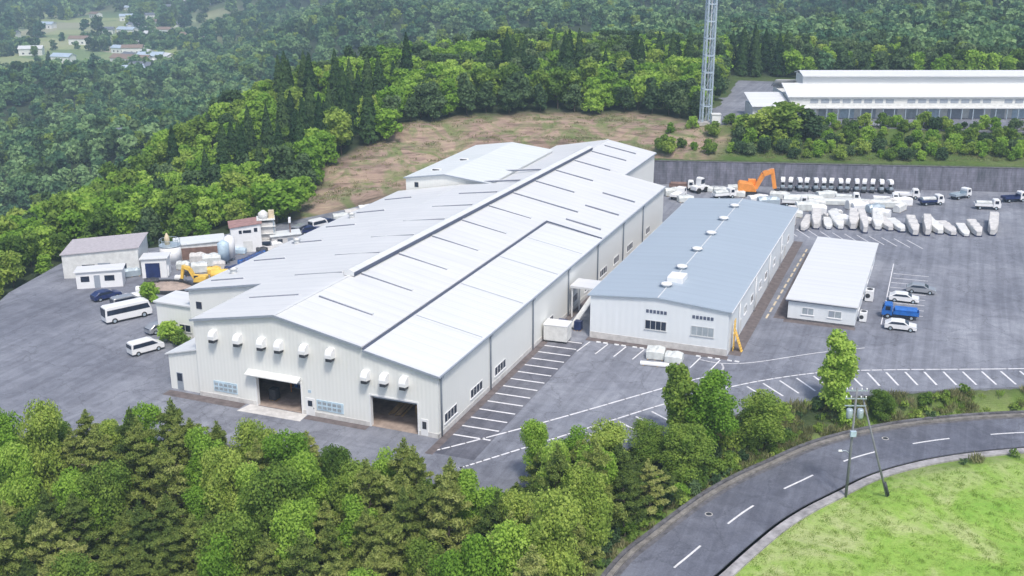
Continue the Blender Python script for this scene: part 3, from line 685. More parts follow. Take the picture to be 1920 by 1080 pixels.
m.face([(-87.2, 102.9, 0), (-87.2, 110.5, 0), (-87.2, 110.5, 4.6), (-87.2, 102.9, 4.6)]); m.build('wall', WALL, sb, True)
m = MB(); slab(m, [(-82.53, 102.6, 5.95), (-82.53, 110.8, 5.95), (-87.5, 110.8, 4.7), (-87.5, 102.6, 4.7)]); m.build('roof', ROOF_WHITE, sb, True)
m = MB(); m.box(-86.2, -85.3, 102.85, 102.897, 0.05, 2.3); o = m.build('door', TRIM, sb, True); m = MB(); m.box(-86.1, -85.4, 102.82, 102.848, 1.2, 2.2); m.build('door_window', GLASS, o, True)
# rear left warehouse
bw = empty('rear_warehouse', (-85, 181, 0), 0, 'taller pale warehouse behind the left side of the factory hall, low gabled roof', 'warehouse')
m = MB(); g_ = [(-94, 10.0), (-86, 11.2), (-77, 10.3)]
wall_y(m, 181, -94, -77, g_, []); wall_y(m, 214, -94, -77, g_, []); m.face([(-94, 181, 0), (-94, 214, 0), (-94, 214, 10.0), (-94, 181, 10.0)]); m.face([(-77, 181, 0), (-77, 214, 0), (-77, 214, 10.3), (-77, 181, 10.3)])
m.build('wall', WALL, bw, True)
m = MB(); slab(m, [(-86, 180.7, 11.35), (-86, 214.3, 11.35), (-94.3, 214.3, 10.1), (-94.3, 180.7, 10.1)]); slab(m, [(-86, 180.7, 11.35), (-76.7, 180.7, 10.4), (-76.7, 214.3, 10.4), (-86, 214.3, 11.35)]); m.build('roof', ROOF_SOFT, bw, True)
m = MB(); m.bar((-94.3, 180.65, 10.0), (-86, 180.65, 11.25), .08, .22); m.bar((-86, 180.65, 11.25), (-76.7, 180.65, 10.3), .08, .22); m.build('gutter', TRIM, bw, True)
for x, y in ((-90.0, 186), (-88.6, 195.5)):
    m = MB(); z = 11.35 - (-86 - x) * .15; m.box(x - .9, x + .9, y - .35, y + .35, z - .2, z + .3); o = m.build('roof_ventilator', WHITE, bw, True); m = MB(); m.box(x - .7, x + .7, y - .38, y - .352, z - .05, z + .22); m.build('louvre', DARK, o, True)
m = MB(); m.box(-92.2, -91.4, 180.94, 180.997, 8.4, 9.3); m.build('window', GLASS, bw, True)

# ------------------------------------------------------------------ grey-roofed workshop
gw = empty('grey_roof_workshop', (-34.5, 139.4, 0), 0, 'long white workshop with a blue-grey roof right of the factory hall', 'workshop')
GY1 = 199.5
m = MB(); gz = [(-44.2, 6.2), (-34.6, 6.95), (-24.9, 6.2)]
wall_y(m, 139.4, -44.2, -24.9, gz, []); wall_y(m, GY1, -44.2, -24.9, gz, [])
m.face([(-44.2, 139.4, 0), (-44.2, GY1, 0), (-44.2, GY1, 6.2), (-44.2, 139.4, 6.2)]); m.face([(-24.9, 139.4, 0), (-24.9, GY1, 0), (-24.9, GY1, 6.2), (-24.9, 139.4, 6.2)])
m.build('wall', WALL2, gw, True)
m = MB(); slab(m, [(-34.6, 139.1, 7.12), (-34.6, GY1 + .3, 7.12), (-44.6, GY1 + .3, 6.32), (-44.6, 139.1, 6.32)]); slab(m, [(-34.6, 139.1, 7.12), (-24.5, 139.1, 6.32), (-24.5, GY1 + .3, 6.32), (-34.6, GY1 + .3, 7.12)])
rf = m.build('roof', ROOF_GREY, gw, True)
m = MB(); m.bar((-34.6, 139.1, 7.15), (-34.6, GY1 + .3, 7.15), .14, .05); m.build('ridge_cap', ROOF_WHITE, rf, True)
for i, y in enumerate((144.5, 153.5, 163.5, 173.5, 183.5, 193)):
    m = MB(); m.tube([(-34.8, y, 7.1), (-34.8, y, 7.45)], .55, 14); m.tube([(-34.8, y, 7.46), (-34.8, y, 7.62)], [.95, .6], 16); m.build('roof_ventilator', WHITE, gw, True)
m = MB(); m.box(-35.3, -33.0, 146.6, 149.6, 6.9, 7.75); m.build('skylight', WHITE, gw, True, .05)
m = MB(); m.box(-44.65, -44.5, 139.1, GY1 + .3, 6.15, 6.3); m.box(-24.6, -24.4, 139.1, GY1 + .3, 6.12, 6.28); m.build('gutter', WHITE, gw, True)
m = MB(); m.box(-44.2, -24.88, 139.35, 139.397, .0, .9); m.build('skirting', CONC_LIGHT, gw, True)
window(gw, -36.3, -33.3, 139.4, 0, 2.35, 3.7, GLASS, '-y', 4); window(gw, -29.9, -26.8, 139.4, 0, 2.35, 3.7, GLASS_PALE, '-y', 4)
for x0 in (-36.2, -29.8):
    m = MB()
    for k in range(6): m.box(x0 + .5 * k, x0 + .5 * k + .36, 139.34, 139.397, 4.75, 5.2)
    m.build('vent_row', DARKTRIM, gw, True)
for y in (143, 151, 156, 163, 168, 176, 184, 191): window(gw, -24.9, 0, y, y + 2.0, 2.0, 3.2, GLASS if y in (143, 156, 168, 191) else GLASS_PALE, '+x', 2, WHITE)
for y in (148, 160, 172, 188):
    m = MB(); m.box(-24.897, -24.83, y, y + 1.1, .05, 2.2); m.build('door', WHITE_DIRTY, gw, True)
for y in (146.5, 159, 171.5, 183):
    m = MB(); m.tube([(-24.72, y, .1), (-24.72, y, 6.15)], .08, 8); m.build('downpipe', WHITE, gw, True)
st = empty('yellow_ladder', (-24.4, 141.5, 0), 0, 'yellow steel ladder frame on the right side of the grey-roofed workshop', 'ladder')
st.scale = (.8, .8, .8)
m = MB()
for y in (0, 1.0): m.bar((-.1, y, 0), (-.1, y, 5.6), .12)
m.bar((1.3, .0, 0), (.0, .0, 3.6), .12); m.bar((1.3, 1.0, 0), (.0, 1.0, 3.6), .12); m.build('rail', YELLOW, st)
m = MB()
for k in range(12): m.box(-.14, -.06, .06, .94, .4 + .43 * k, .46 + .43 * k)
for k in range(8): f = k / 8; m.box(1.3 - 1.3 * f - .15, 1.3 - 1.3 * f + .15, .06, .94, 3.6 * f, 3.6 * f + .06)
m.build('tread', YELLOW, st)
# covered way between the two buildings
cw = empty('covered_walkway', (-47, 146, 0), 0, 'white covered walkway bridging the gap between factory hall and grey-roofed workshop', 'walkway')
m = MB(); m.box(-49.5, -44.65, 146, 150, 4.6, 4.9); m.build('roof', ROOF_WHITE, cw, True); m = MB()
for x in (-49.2, -45): 
    for y in (146.3, 149.6): m.box(x - .08, x + .08, y - .08, y + .08, 0, 4.6)
m.build('post', WHITE, cw, True)
m = MB(); m.bar((-45.4, 145.6, 4.6), (-47.6, 141.5, .3), .9, .12); m.build('chute', WHITE_DIRTY, cw, True)
# small white office
so = empty('small_white_office', (-15, 157.3, 0), 0, 'small low white office block with a flat white roof, nearest the right side', 'office')
m = MB(); m.box(-19.6, -10.1, 157.3, 192.5, 0, 2.9); m.build('wall', WALL2, so, True)
m = MB(); slab(m, [(-20.0, 156.9, 3.25), (-9.8, 156.9, 3.15), (-9.8, 192.9, 3.15), (-20, 192.9, 3.25)], .16); m.build('roof', ROOF_WHITE, so, True)
m = MB(); m.box(-19.9, -9.9, 156.95, 157.1, 2.88, 3.0); m.build('gutter', DARKTRIM, so, True)
window(so, -17.6, -15.9, 157.3, 0, 1.0, 2.1, GLASS_PALE, '-y', 2, WHITE); window(so, -13.9, -12.0, 157.3, 0, 1.0, 2.1, GLASS_PALE, '-y', 2, WHITE)
m = MB(); m.box(-17.0, -16.6, 157.26, 157.297, 1.15, 2.0); m.box(-13.8, -13.2, 157.26, 157.297, 1.15, 2.0); m.build('shutter', TRIM, so, True)
for y in (162, 168, 176, 184): window(so, -10.1, 0, y, y + 1.8, 1.0, 2.1, GLASS, '+x', 2, WHITE)
m = MB(); m.box(-19.6, -10.08, 157.24, 157.297, 0, .25); m.build('skirting', CONC_DARK, so, True)
for i, (y, s) in enumerate(((160.5, 1.0), (170.5, 1.2))):
    e = empty('outdoor_unit', (-9.2, y, 0), 0, ('white outdoor unit beside the near end of the small white office', 'larger white outdoor unit halfway along the small white office')[i], 'outdoor unit')
    m = MB(); m.box(-.5 * s, .5 * s, -.7 * s, .7 * s, .1, 1.5 * s); m.build('casing', WHITE, e, bevel=.05); m = MB(); m.tube([(0, 0, 1.5 * s), (0, 0, 1.56 * s)], .38 * s, 16); m.tube([(-.2, -.7 * s - .03, .8 * s), (-.2, -.7 * s, .8 * s)], .3 * s, 16); m.build('fan_grille', DARK, e)

# ------------------------------------------------------------------ retaining wall, masts, upper building
rw = empty('retaining_wall', (-35, 243, 0), math.atan2(14.3, 49.7), 'long dark block retaining wall behind the rear yard', 'wall')
m = MB(); P = [(-.0, -.3), (.5, 5.0), (2.9, 5.0), (2.9, -.3)]; m.prism(P, -40, 100, 'x'); m.build('blockwork', STONE, rw)
m = MB(); m.box(-40, 100, .42, 1.15, 5.0, 5.12); m.build('coping', CONC_DARK, rw)
m = MB(); m.box(-40, 100, 1.16, 3.2, 4.9, 5.06); m.build('verge', simple('mossy_verge', (.07, .11, .035), .95, .5, 1.0), rw)

tw = empty('lattice_tower', (-55.3, 261.0, 10), R(30), 'tall pale steel lattice mast rising past the top of the photo', 'mast')
m = MB(); TH = 62.0
def tcn(z): r = 1.45 - .35 * z / TH; return [(r * math.cos(a), r * math.sin(a)) for a in (R(45), R(135), R(225), R(315))]
A0, A1 = tcn(0), tcn(TH)
for a, b in zip(A0, A1): m.bar((*a, 0), (*b, TH), .32)
m.build('leg', MAST, tw); m = MB(); z = 0
while z < TH - 3:
    a, b = tcn(z), tcn(min(z + 3.9, TH))
    for i in range(4):
        j = (i + 1) % 4; m.bar((*a[i], z), (*b[j], z + 3.9), .07); m.bar((*b[i], z + 3.9), (*b[j], z + 3.9), .24)
    z += 3.9
m.build('bracing', MAST, tw)
m = MB()
for i in (1,): m.tube([(.2, .2, 0), (.2, .2, TH)], .16, 8)
m.build('cable_duct', WHITE, tw)
m = MB(); m.box(-2.2, 2.2, -2.2, 2.2, -.5, .25); m.build('plinth', CONC, tw)
m = MB(); m.box(-1.6, 1.6, -1.6, 1.6, 30.4, 30.55)
for a in range(4):
    an_ = R(90 * a); c_, s_ = math.cos(an_), math.sin(an_)
    m.bar((1.6 * c_ - 1.6 * s_, 1.6 * s_ + 1.6 * c_, 31.6), (1.6 * c_ + 1.6 * s_, 1.6 * s_ - 1.6 * c_, 31.6), .06)
m.build('platform', STEEL, tw)
e = empty('equipment_cabin', (-52.6, 260.0, 10), R(20), 'small white equipment cabin at the foot of the lattice mast', 'cabin')
m = MB(); m.box(-1, 1, -1, 1, 0, 2.2); m.build('wall', WHITE, e); m = MB(); m.box(-1.15, 1.15, -1.15, 1.15, 2.2, 2.35); m.build('roof', WHITE_DIRTY, e)

ub = empty('upper_works_building', (*gp(1478, 222, 10), 10), YAW, 'long white works building with a raised monitor roof on the upper terrace', 'works building')
L = 70; D_ = 18; EZ = 5.2
m = MB(); m.box(0, L, 0, D_, 0, EZ); m.build('wall', WHITE_DIRTY, ub)
m = MB(); slab(m, [(-.6, -.6, EZ + .1), (L, -.6, EZ + .1), (L, 7, EZ + 2.4), (-.6, 7, EZ + 2.4)]); slab(m, [(-.6, 13, EZ + 2.4), (L, 13, EZ + 2.4), (L, D_ + .6, EZ + .1), (-.6, D_ + .6, EZ + .1)])
m.build('roof', ROOF_WHITE, ub)
m = MB(); m.box(4.5, L, 6.5, 13.5, EZ + 1.6, EZ + 4.3); slab(m, [(4.2, 5.6, EZ + 4.2), (L, 5.6, EZ + 4.2), (L, 10, EZ + 5.1), (4.2, 10, EZ + 5.1)]); slab(m, [(4.2, 10, EZ + 5.1), (L, 10, EZ + 5.1), (L, 14.4, EZ + 4.2), (4.2, 14.4, EZ + 4.2)]); m.build('monitor_roof', ROOF_WHITE, ub)
for k in range(26):
    if k % 9 == 8: continue
    m = MB(); x = 5.0 + k * 2.6; m.box(x, x + 1.9, -.06, -.003, 3.7, 4.6); m.build('window', TRIM, ub)
m = MB(); m.box(0, L, -2.6, -.05, 2.75, 2.95); m.build('lower_canopy', WHITE_DIRTY, ub)
for k in range(28): m = MB(); m.box(.3 + 2.7 * k, .5 + 2.7 * k, -2.5, -2.3, 0, 2.75); m.build('canopy_post', STEEL, ub)
for k in range(14):
    m = MB(); x = 2 + k * 5.2; m.box(x, x + 3.4, -.06, -.003, .05, 2.4); m.build('door', (TRIM, GLASS_PALE, BLUE_PALE, TRIM)[k % 4], ub)
ul = empty('upper_side_shed', (gp(1440, 226, 10)[0] - .3, gp(1440, 226, 10)[1] + 3, 10), YAW, 'pale mono-pitch shed against the left end of the upper works building', 'shed')
m = MB(); m.box(-4.5, 4.2, -2.2, 7, 0, 3.2); m.build('wall', WHITE_DIRTY, ul)
m = MB(); slab(m, [(-4.9, -3.0, 3.4), (4.3, -3.0, 3.4), (4.3, 7.5, 5.3), (-4.9, 7.5, 5.3)]); m.build('roof', ROOF_WHITE, ul)
for x in (-3.5, -.4, 2.2): m = MB(); m.box(x, x + 1.6, -2.26, -2.203, .05, 2.3); m.build('door', TRIM, ul)

# ------------------------------------------------------------------ vehicles and machines
def lofted(secs, name, mat, parent, smooth=False):
    """closed shell through rings of points"""
    m = MB(); n = len(secs[0]); b = 0
    for s_ in secs: m.v += [tuple(p) for p in s_]
    for i in range(len(secs) - 1):
        for k in range(n): m.f.append((i * n + k, i * n + (k + 1) % n, (i + 1) * n + (k + 1) % n, (i + 1) * n + k)); m.sm.append(smooth)
    m.f.append(tuple(reversed(range(n)))); m.sm.append(False); m.f.append(tuple((len(secs) - 1) * n + k for k in range(n))); m.sm.append(False)
    return m.build(name, mat, parent)

def vehicle(kind, x, y, rz, paint, label, cat, group=None, z=0.0, scale=1.0):
    """side profile lofted across the width with tumblehome; wheels, glass, lamps as parts. Front faces +x."""
    names = {'van': 'parked_minivan', 'car': 'parked_car', 'bus': 'parked_minibus', 'kei': 'parked_kei_van'}
    e = empty(names[kind], (x, y, z), rz, label, cat, group)
    P = {'van': ([(-2.3, .35), (-2.32, 1.0), (-2.2, 1.75), (-1.9, 1.86), (.6, 1.86), (1.1, 1.72), (1.75, 1.15), (2.3, .98), (2.4, .6), (2.35, .32)], 1.72, [(-2.1, 1.12), (-2.0, 1.66), (.75, 1.66), (1.5, 1.12)]),
         'car': ([(-2.2, .35), (-2.22, .9), (-1.9, 1.05), (-1.35, 1.42), (-.1, 1.46), (.45, 1.38), (1.1, .98), (2.1, .82), (2.2, .55), (2.15, .3)], 1.7, [(-1.75, 1.0), (-1.25, 1.32), (.3, 1.32), (.85, 1.0)]),
         'kei': ([(-1.65, .35), (-1.68, 1.0), (-1.6, 1.8), (-1.4, 1.88), (1.0, 1.86), (1.3, 1.7), (1.6, 1.1), (1.68, .8), (1.66, .32)], 1.48, [(-1.5, 1.12), (-1.42, 1.64), (1.0, 1.64), (1.35, 1.12)]),
         'bus': ([(-3.4, .4), (-3.45, 1.2), (-3.35, 2.4), (-3.1, 2.55), (2.6, 2.55), (3.1, 2.4), (3.4, 1.3), (3.5, .9), (3.45, .35)], 2.05, [(-3.2, 1.35), (-3.15, 2.1), (2.9, 2.1), (3.2, 1.35)])}[kind]
    prof, W, gls = P; h = W / 2; top = max(p[1] for p in prof)
    def hw(zv): return h * (1 - .13 * max(0, (zv - 1.0) / max(.1, top - 1.0)))
    secs = []
    for f in (-1, -.94, 0, .94, 1):
        k = 1.0 if abs(f) < 1 else .965
        secs.append([(px * (k if abs(f) == 1 else 1), f * hw(pz), pz * k + (1 - k) * .7) for px, pz in prof])
    o = lofted(secs, 'body', paint, e)
    g = MB()
    for sgn in (-1, 1):
        q = [(px, sgn * (hw(pz) + .012), pz) for px, pz in gls]; g.face(q)
    g.build('side_window', GLASS, e)
    # windscreen: the sloping front run of the profile, slightly proud
    i = max(range(len(prof) - 1), key=lambda j: (prof[j][0] > 0) * (prof[j][1] - prof[j + 1][1]) * (prof[j][1] > 1.2))
    a, b = prof[i], prof[i + 1]; lp = lambda t: (a[0] + (b[0] - a[0]) * t, a[1] + (b[1] - a[1]) * t)
    m = MB(); q0, q1 = lp(.1), lp(.92)
    m.face([(q0[0] + .03, -hw(q0[1]) * .86, q0[1] + .02), (q1[0] + .03, -hw(q1[1]) * .9, q1[1] + .02), (q1[0] + .03, hw(q1[1]) * .9, q1[1] + .02), (q0[0] + .03, hw(q0[1]) * .86, q0[1] + .02)]); m.build('windscreen', GLASS, e)
    xb = prof[1][0]; m = MB(); zt = top - .25; m.box(xb + .0 - .03, xb + .03, -h * .8, h * .8, 1.1 if kind != 'car' else .9, zt if kind != 'car' else 1.0); m.build('rear_window', GLASS, e)
    wb = {'van': (-1.45, 1.45), 'car': (-1.35, 1.35), 'kei': (-1.1, 1.15), 'bus': (-2.2, 2.2)}[kind]; rw_ = .33 if kind != 'bus' else .42
    for wx in wb:
        for sgn in (-1, 1):
            m = MB(); m.tube([(wx, sgn * (h - .2), rw_), (wx, sgn * (h + .02), rw_)], rw_, 16); t = m.build('wheel', RUBBER, e)
            m = MB(); m.tube([(wx, sgn * (h + .02), rw_), (wx, sgn * (h + .035), rw_)], rw_ * .55, 12); m.build('rim', STEEL, t)
    for sgn in (-1, 1):
        m = MB(); fx_ = prof[-2][0]; m.box(fx_ - .12, fx_ + .01, sgn * h * .78 - .16, sgn * h * .78 + .16, .62, .8); m.build('headlight', GLASS_PALE, e)
    e.scale = (scale,) * 3
    return e
CARPAINT = simple('white_car_paint', (.78, .79, .80), .2, .04, .8)
SILVER = simple('silver_car_paint', (.40, .42, .45), .25, .06, .8, metal=.4)
vehicle('van', -98.3, 111.6, R(66), CARPAINT, 'white minivan parked alone on the asphalt left of the factory hall', 'minivan')
vehicle('bus', -109.6, 121.3, R(62), CARPAINT, 'white minibus with dark windows at the left side of the yard', 'minibus')
vehicle('van', -113.2, 125.6, R(62), SILVER, 'silver van parked just behind the white minibus', 'van')
vehicle('kei', -105.5, 127.8, R(60), NAVY, 'small dark van beside the green bush near the annex', 'van')
vehicle('car', -101.6, 118.9, R(70), SILVER, 'silver car in the shade of the entrance porch block', 'car')
vehicle('car', -4.2, 171.9, R(2), CARPAINT, 'white car in the bay right of the small office, farthest from the camera', 'car')
vehicle('car', -3.9, 158.8, R(3), CARPAINT, 'white car in the bay right of the small office, in front of the blue truck', 'car')
vehicle('car', -2.0, 177.4, R(2), SILVER, 'silver car behind the farthest white car beside the small office', 'car')

def truck(x, y, rz, bed, label, L=4.6, load=None, cab=WHITE, group=None):
    e = empty('flatbed_truck', (x, y, 0), rz, label, 'truck', group)
    prof = [(L / 2 - 1.5, .5), (L / 2 - 1.5, 2.0), (L / 2 - 1.3, 2.15), (L / 2 - .35, 2.12), (L / 2 - .1, 1.4), (L / 2, 1.2), (L / 2, .5)]
    m = MB(); m.prism([(p[0], p[1]) for p in prof], -.85, .85, 'y'); m.build('cab', cab, e, bevel=.06)
    m = MB(); m.box(L / 2 - .17, L / 2 - .05, -.7, .7, 1.35, 1.95); m.build('windscreen', GLASS, e)
    m = MB()
    for s_ in (-1, 1): m.box(L / 2 - 1.2, L / 2 - .5, s_ * .87 - .015, s_ * .87 + .015, 1.3, 1.9)
    m.build('side_window', GLASS, e)
    m = MB(); m.box(-L / 2, L / 2 - 1.6, -.9, .9, .75, .85); m.box(-L / 2, L / 2 - 1.6, -.9, -.84, .85, 1.25); m.box(-L / 2, L / 2 - 1.6, .84, .9, .85, 1.25); m.box(-L / 2, -L / 2 + .06, -.84, .84, .85, 1.25); m.box(L / 2 - 1.66, L / 2 - 1.6, -.84, .84, .85, 1.6); m.build('bed', bed, e)
    m = MB(); m.box(-L / 2 + .2, L / 2 - .2, -.4, .4, .45, .74); m.build('chassis', DARK, e)
    for wx in (-L / 2 + 1.0, L / 2 - .9):
        for s_ in (-1, 1):
            m = MB(); m.tube([(wx, s_ * .62, .38), (wx, s_ * .88, .38)], .38, 14); t = m.build('wheel', RUBBER, e); m = MB(); m.tube([(wx, s_ * .88, .38), (wx, s_ * .9, .38)], .2, 10); m.build('rim', STEEL, t)
    if load: m = MB(); m.prism([(-.7, .86), (-.75, 1.5), (-.3, 1.75), (.35, 1.7), (.75, 1.45), (.7, .86)], -L / 2 + .3, L / 2 - 1.8, 'x'); m.build('covered_load', load, e)
    return e
truck(-4.3, 163.9, R(183), BLUE, 'truck with a bright blue bed right of the small white office', 5.2, BLUE, BLUE)
truck(-52.4, 224.5, R(80), WHITE, 'white flatbed truck standing just past the rear corner of the factory hall', 5.0)
truck(-53.5, 232.2, R(14), BROWN, 'truck with a rusty red bed against the retaining wall behind the factory hall', 5.5, BROWN)
truck(-47.8, 209.5, R(86), NAVY, 'truck with dark body in the lane between factory hall and workshop', 5.0, WHITE)
truck(-43.5, 228.0, R(40), WHITE, 'white flatbed truck with tarpaulin behind the workshop left corner', 5.0, TARP)
truck(-28.6, 226.8, R(8), WHITE, 'white truck parked lengthways between the workshop rear and the row of small machines', 5.2, TARP)
truck(-19.0, 233.8, R(10), WHITE, 'white truck in the row behind the wrapped stacks, left of the last one', 5.2, TARP)
truck(-11.5, 236.5, R(10), WHITE, 'white truck at the right end of the row before the small machines', 5.2)

def excavator(x, y, rz, label, mat=ORANGE, sc=1.0):
    e = empty('excavator', (x, y, 0), rz, label, 'excavator'); e.scale = (sc,) * 3
    for s_ in (-1, 1):
        m = MB(); m.prism([(-1.7, .45), (-1.4, .05), (1.4, .05), (1.7, .45), (1.4, .85), (-1.4, .85)], s_ * 1.0 - .25, s_ * 1.0 + .25, 'y'); m.build('track', DARK, e)
    m = MB(); m.box(-1.0, 1.0, -.75, .75, .4, .9); m.build('undercarriage', DARK, e)
    m = MB(); m.prism([(-1.9, .95), (-2.0, 2.3), (-1.7, 2.6), (.6, 2.4), (1.3, 1.6), (1.4, .95)], -1.25, 1.25, 'y'); m.build('house', mat, e, bevel=.08)
    m = MB(); m.box(-.1, 1.25, .2, 1.15, 2.0, 2.95); c = m.build('cab', mat, e, bevel=.06); m = MB(); m.box(1.255, 1.29, .3, 1.05, 2.05, 2.8); m.box(.05, 1.1, 1.155, 1.18, 2.1, 2.8); m.build('cab_window', GLASS, c)
    m = MB()
    for a, b, wd in (((1.2, -.2, 1.5), (2.5, -.2, 4.2), .55), ((2.5, -.2, 4.2), (4.2, -.2, 4.9), .75)): m.bar(a, b, wd + .45, .8)
    m.build('boom', mat, e); m = MB(); m.bar((4.0, -.2, 5.2), (4.7, -.2, 1.6), .85, .7); m.build('stick', mat, e)
    m = MB(); m.bar((1.6, -.2, 1.5), (3.0, -.2, 4.1), .16); m.bar((3.1, -.2, 4.9), (4.3, -.2, 5.3), .16); m.build('hydraulic_ram', STEEL, e)
    m = MB(); m.prism([(5.0, 1.7), (5.5, 1.3), (5.3, .5), (4.6, .3), (4.5, 1.0)], -.75, .35, 'y'); m.build('bucket', DARK, e)
    return e
excavator(-39.2, 232.4, R(12), 'orange excavator with its boom raised and folded, behind the grey-roofed workshop', ORANGE, 1.15)
excavator(-109.6, 138.6, R(200), 'small yellow excavator beside the brown gravel heap in the left yard', YELLOW, .62)
e = empty('yellow_tank', (-107.8, 141.5, 0), R(30), 'yellow-orange tank on a skid between excavator and annex roof edge', 'tank')
m = MB(); m.tube([(-1.5, 0, 1.1), (-1.3, 0, 1.1), (1.3, 0, 1.1), (1.5, 0, 1.1)], [.6, .85, .85, .6], 18); m.build('vessel', YELLOW, e); m = MB(); m.box(-1.3, 1.3, -.6, .6, 0, .35); m.build('skid', DARK, e)

# the row of small white machines along the retaining wall
def small_machine():
    e = empty('compact_roller', (0, 0, 0), 0, 'small white road machine with dark base, one of the row along the retaining wall', 'roller', 'small white machines in a row along the retaining wall')
    for dx in (-.75, .75):
        m = MB(); m.tube([(dx, -.45, .35), (dx, .45, .35)], .35, 14); m.build('drum', DARK, e)
    m = MB(); m.prism([(-.9, .5), (-.95, 1.05), (-.2, 1.15), (0, .8), (.9, .8), (.95, .5)], -.42, .42, 'y'); m.build('body', STEEL, e, bevel=.05)
    m = MB(); m.prism([(-.5, 1.55), (-.95, 1.7), (-.9, 2.1), (-.5, 2.45), (.2, 2.45), (.7, 2.1), (.75, 1.9), (.2, 2.1), (-.3, 1.9)], -.42, .42, 'y'); m.build('canopy', WHITE, e, bevel=.05)
    for s_ in (-1, 1):
        m = MB(); m.bar((-.75, s_ * .4, .9), (-.65, s_ * .45, 1.98), .07); m.build('canopy_post', DARK, e)
    m = MB(); m.box(-.5, -.05, -.25, .25, 1.16, 1.5); m.build('seat', RUBBER, e)
    return e
sm = small_machine()
for i in range(14):
    o = sm if i == 0 else copy_tree(sm)
    x = -33.2 + 1.66 * i; o.location = (x, 240.0 + (x + 33) * .285, 0); o.rotation_euler = (0, 0, R(108 + rnd.uniform(-22, 22))); o.scale = (1.15, 1.05, 1.2)
    o['label'] = 'small white road machine with dark base along the retaining wall, %s from the left' % ('first second third fourth fifth sixth seventh eighth ninth tenth eleventh twelfth thirteenth fourteenth'.split()[i])
# long wrapped stacks behind the office
def stack(L, H, wd):
    e = empty('wrapped_stack', (0, 0, 0), 0)
    m = MB(); pr_ = [(-wd / 2, .35), (-wd / 2 * .99, H * .92), (-wd / 2 * .85, H), (wd / 2 * .8, H * 1.02), (wd / 2 * .98, H * .9), (wd / 2, .35)]
    secs = []
    for i in range(9):
        f = i / 8; k = 1 - (.55 * (1 - f * 4) if f < .25 else 0); hh = 1 + .09 * math.sin(i * 2.1 + L)
        secs.append([(px * k, L * f, .35 + (pz - .35) * hh * (k ** .6)) for px, pz in pr_])
    lofted(secs, 'cover', (TARP, WHITE_DIRTY, CONC_LIGHT)[int(L * 10) % 3], e)
    m = MB(); m.box(-wd / 2 * .7, wd / 2 * .7, .3, L - .2, .0, .349); m.build('trailer_frame', NAVY, e)
    for k in (.25, .5, .75): m = MB(); m.box(-wd / 2 * 1.01, wd / 2 * 1.01, L * k - .05, L * k + .05, .34, H * .8); m.build('strap', TRIM, e)
    return e
SG = 'white wrapped stacks on trailers beyond the small office'
protos = [stack(9.5, 1.9, 1.95), stack(8.0, 1.5, 1.9), stack(11, 2.2, 1.7), stack(8.8, 1.2, 1.9), stack(10, 1.7, 2.0)]
ORD = ['first', 'second', 'third', 'fourth', 'fifth', 'sixth', 'seventh', 'eighth', 'ninth', 'tenth', 'eleventh', 'twelfth', 'thirteenth', 'fourteenth', 'fifteenth', 'sixteenth', 'seventeenth', 'eighteenth']
for i in range(17):
    o = protos[i] if i < 5 else copy_tree(protos[(i * 2) % 5])
    x = -26.6 + 2.2 * i + rnd.uniform(-.1, .1); o.scale = (rnd.uniform(.85, 1.12), rnd.uniform(.75, 1.25), rnd.uniform(.55, 1.1)); o.location = (x, 208.5 + .24 * (x + 26) + rnd.uniform(-2.2, 1.4), 0); o.rotation_euler = (0, 0, R(10 + rnd.uniform(-13, 13)))
    tag(o, 'white wrapped stack, %s from the left in the rank beyond the small office' % ORD[i], 'wrapped stack', SG)
def bundle(x, y, rz, L, W_, H, label, mat=TARP, z=0.0, name='wrapped_bundle', cat='bundle', group=None):
    e = empty(name, (x, y, z), rz, label, cat, group); m = MB(); secs = []
    for i in range(7):
        f = i / 6; k = .9 if i in (0, 6) else 1
        secs.append([(L * (f - .5), -W_ / 2 * k, .12), (L * (f - .5), -W_ / 2 * k, H * .75 * k), (L * (f - .5), -W_ * .25, H * k * (1 + .07 * math.sin(i * 2.3 + x))), (L * (f - .5), W_ * .27, H * k * (1 + .06 * math.cos(i * 1.7))), (L * (f - .5), W_ / 2 * k, H * .7 * k), (L * (f - .5), W_ / 2 * k, .12)])
    lofted(secs, 'cover', mat, e); m = MB()
    for k in (-.4, 0, .4): m.box(L * k - .08, L * k + .08, -W_ / 2, W_ / 2, 0, .119)
    m.build('bearer', WOOD, e); return e
for i, (u, v, L, Wd, H) in enumerate(((1505, 372, 8, 2, 1.7), (1590, 376, 14, 1.6, 1.2), (1660, 380, 6, 2, 1.5))):
    x, y = gp(u, v + 8); bundle(x, y, R(16), L, Wd, H, ('white sheeted load directly behind the rank of wrapped stacks, at its left end', 'very long flat white bundle lying crosswise behind the wrapped stacks', 'short white bundle at the right end behind the wrapped stacks')[i])
PLB = [(1262, 360, 'white sheeted bundle in the yard between factory rear and workshop, nearest the hall'), (1285, 372, 'white sheeted bundle beside the workshop rear left corner'), (1322, 352, 'white rounded bundle right of the tall white loader'),
       (1352, 355, 'white bundle midway between the loader and the orange excavator'), (1376, 350, 'low white bundle just left of the orange excavator'), (1385, 362, 'white bundle in front of the orange excavator'), (1462, 366, 'white bundle right of the orange excavator bucket'), (1490, 400, 'white bundle at the rear right corner of the workshop')]
for i, (u, v, lb) in enumerate(PLB):
    x, y = gp(u, v + 6); bundle(x, y, R(rnd.uniform(0, 40)), rnd.uniform(2.6, 4.2), 1.9, rnd.uniform(1.1, 1.7), lb)
e = empty('white_loader', (*gp(1311, 360), 0), R(60), 'white wheeled loader with rounded cab by the retaining wall', 'loader')
m = MB(); m.box(-1.9, 1.2, -.9, .9, .6, 1.5); m.build('body', WHITE, e, bevel=.1)
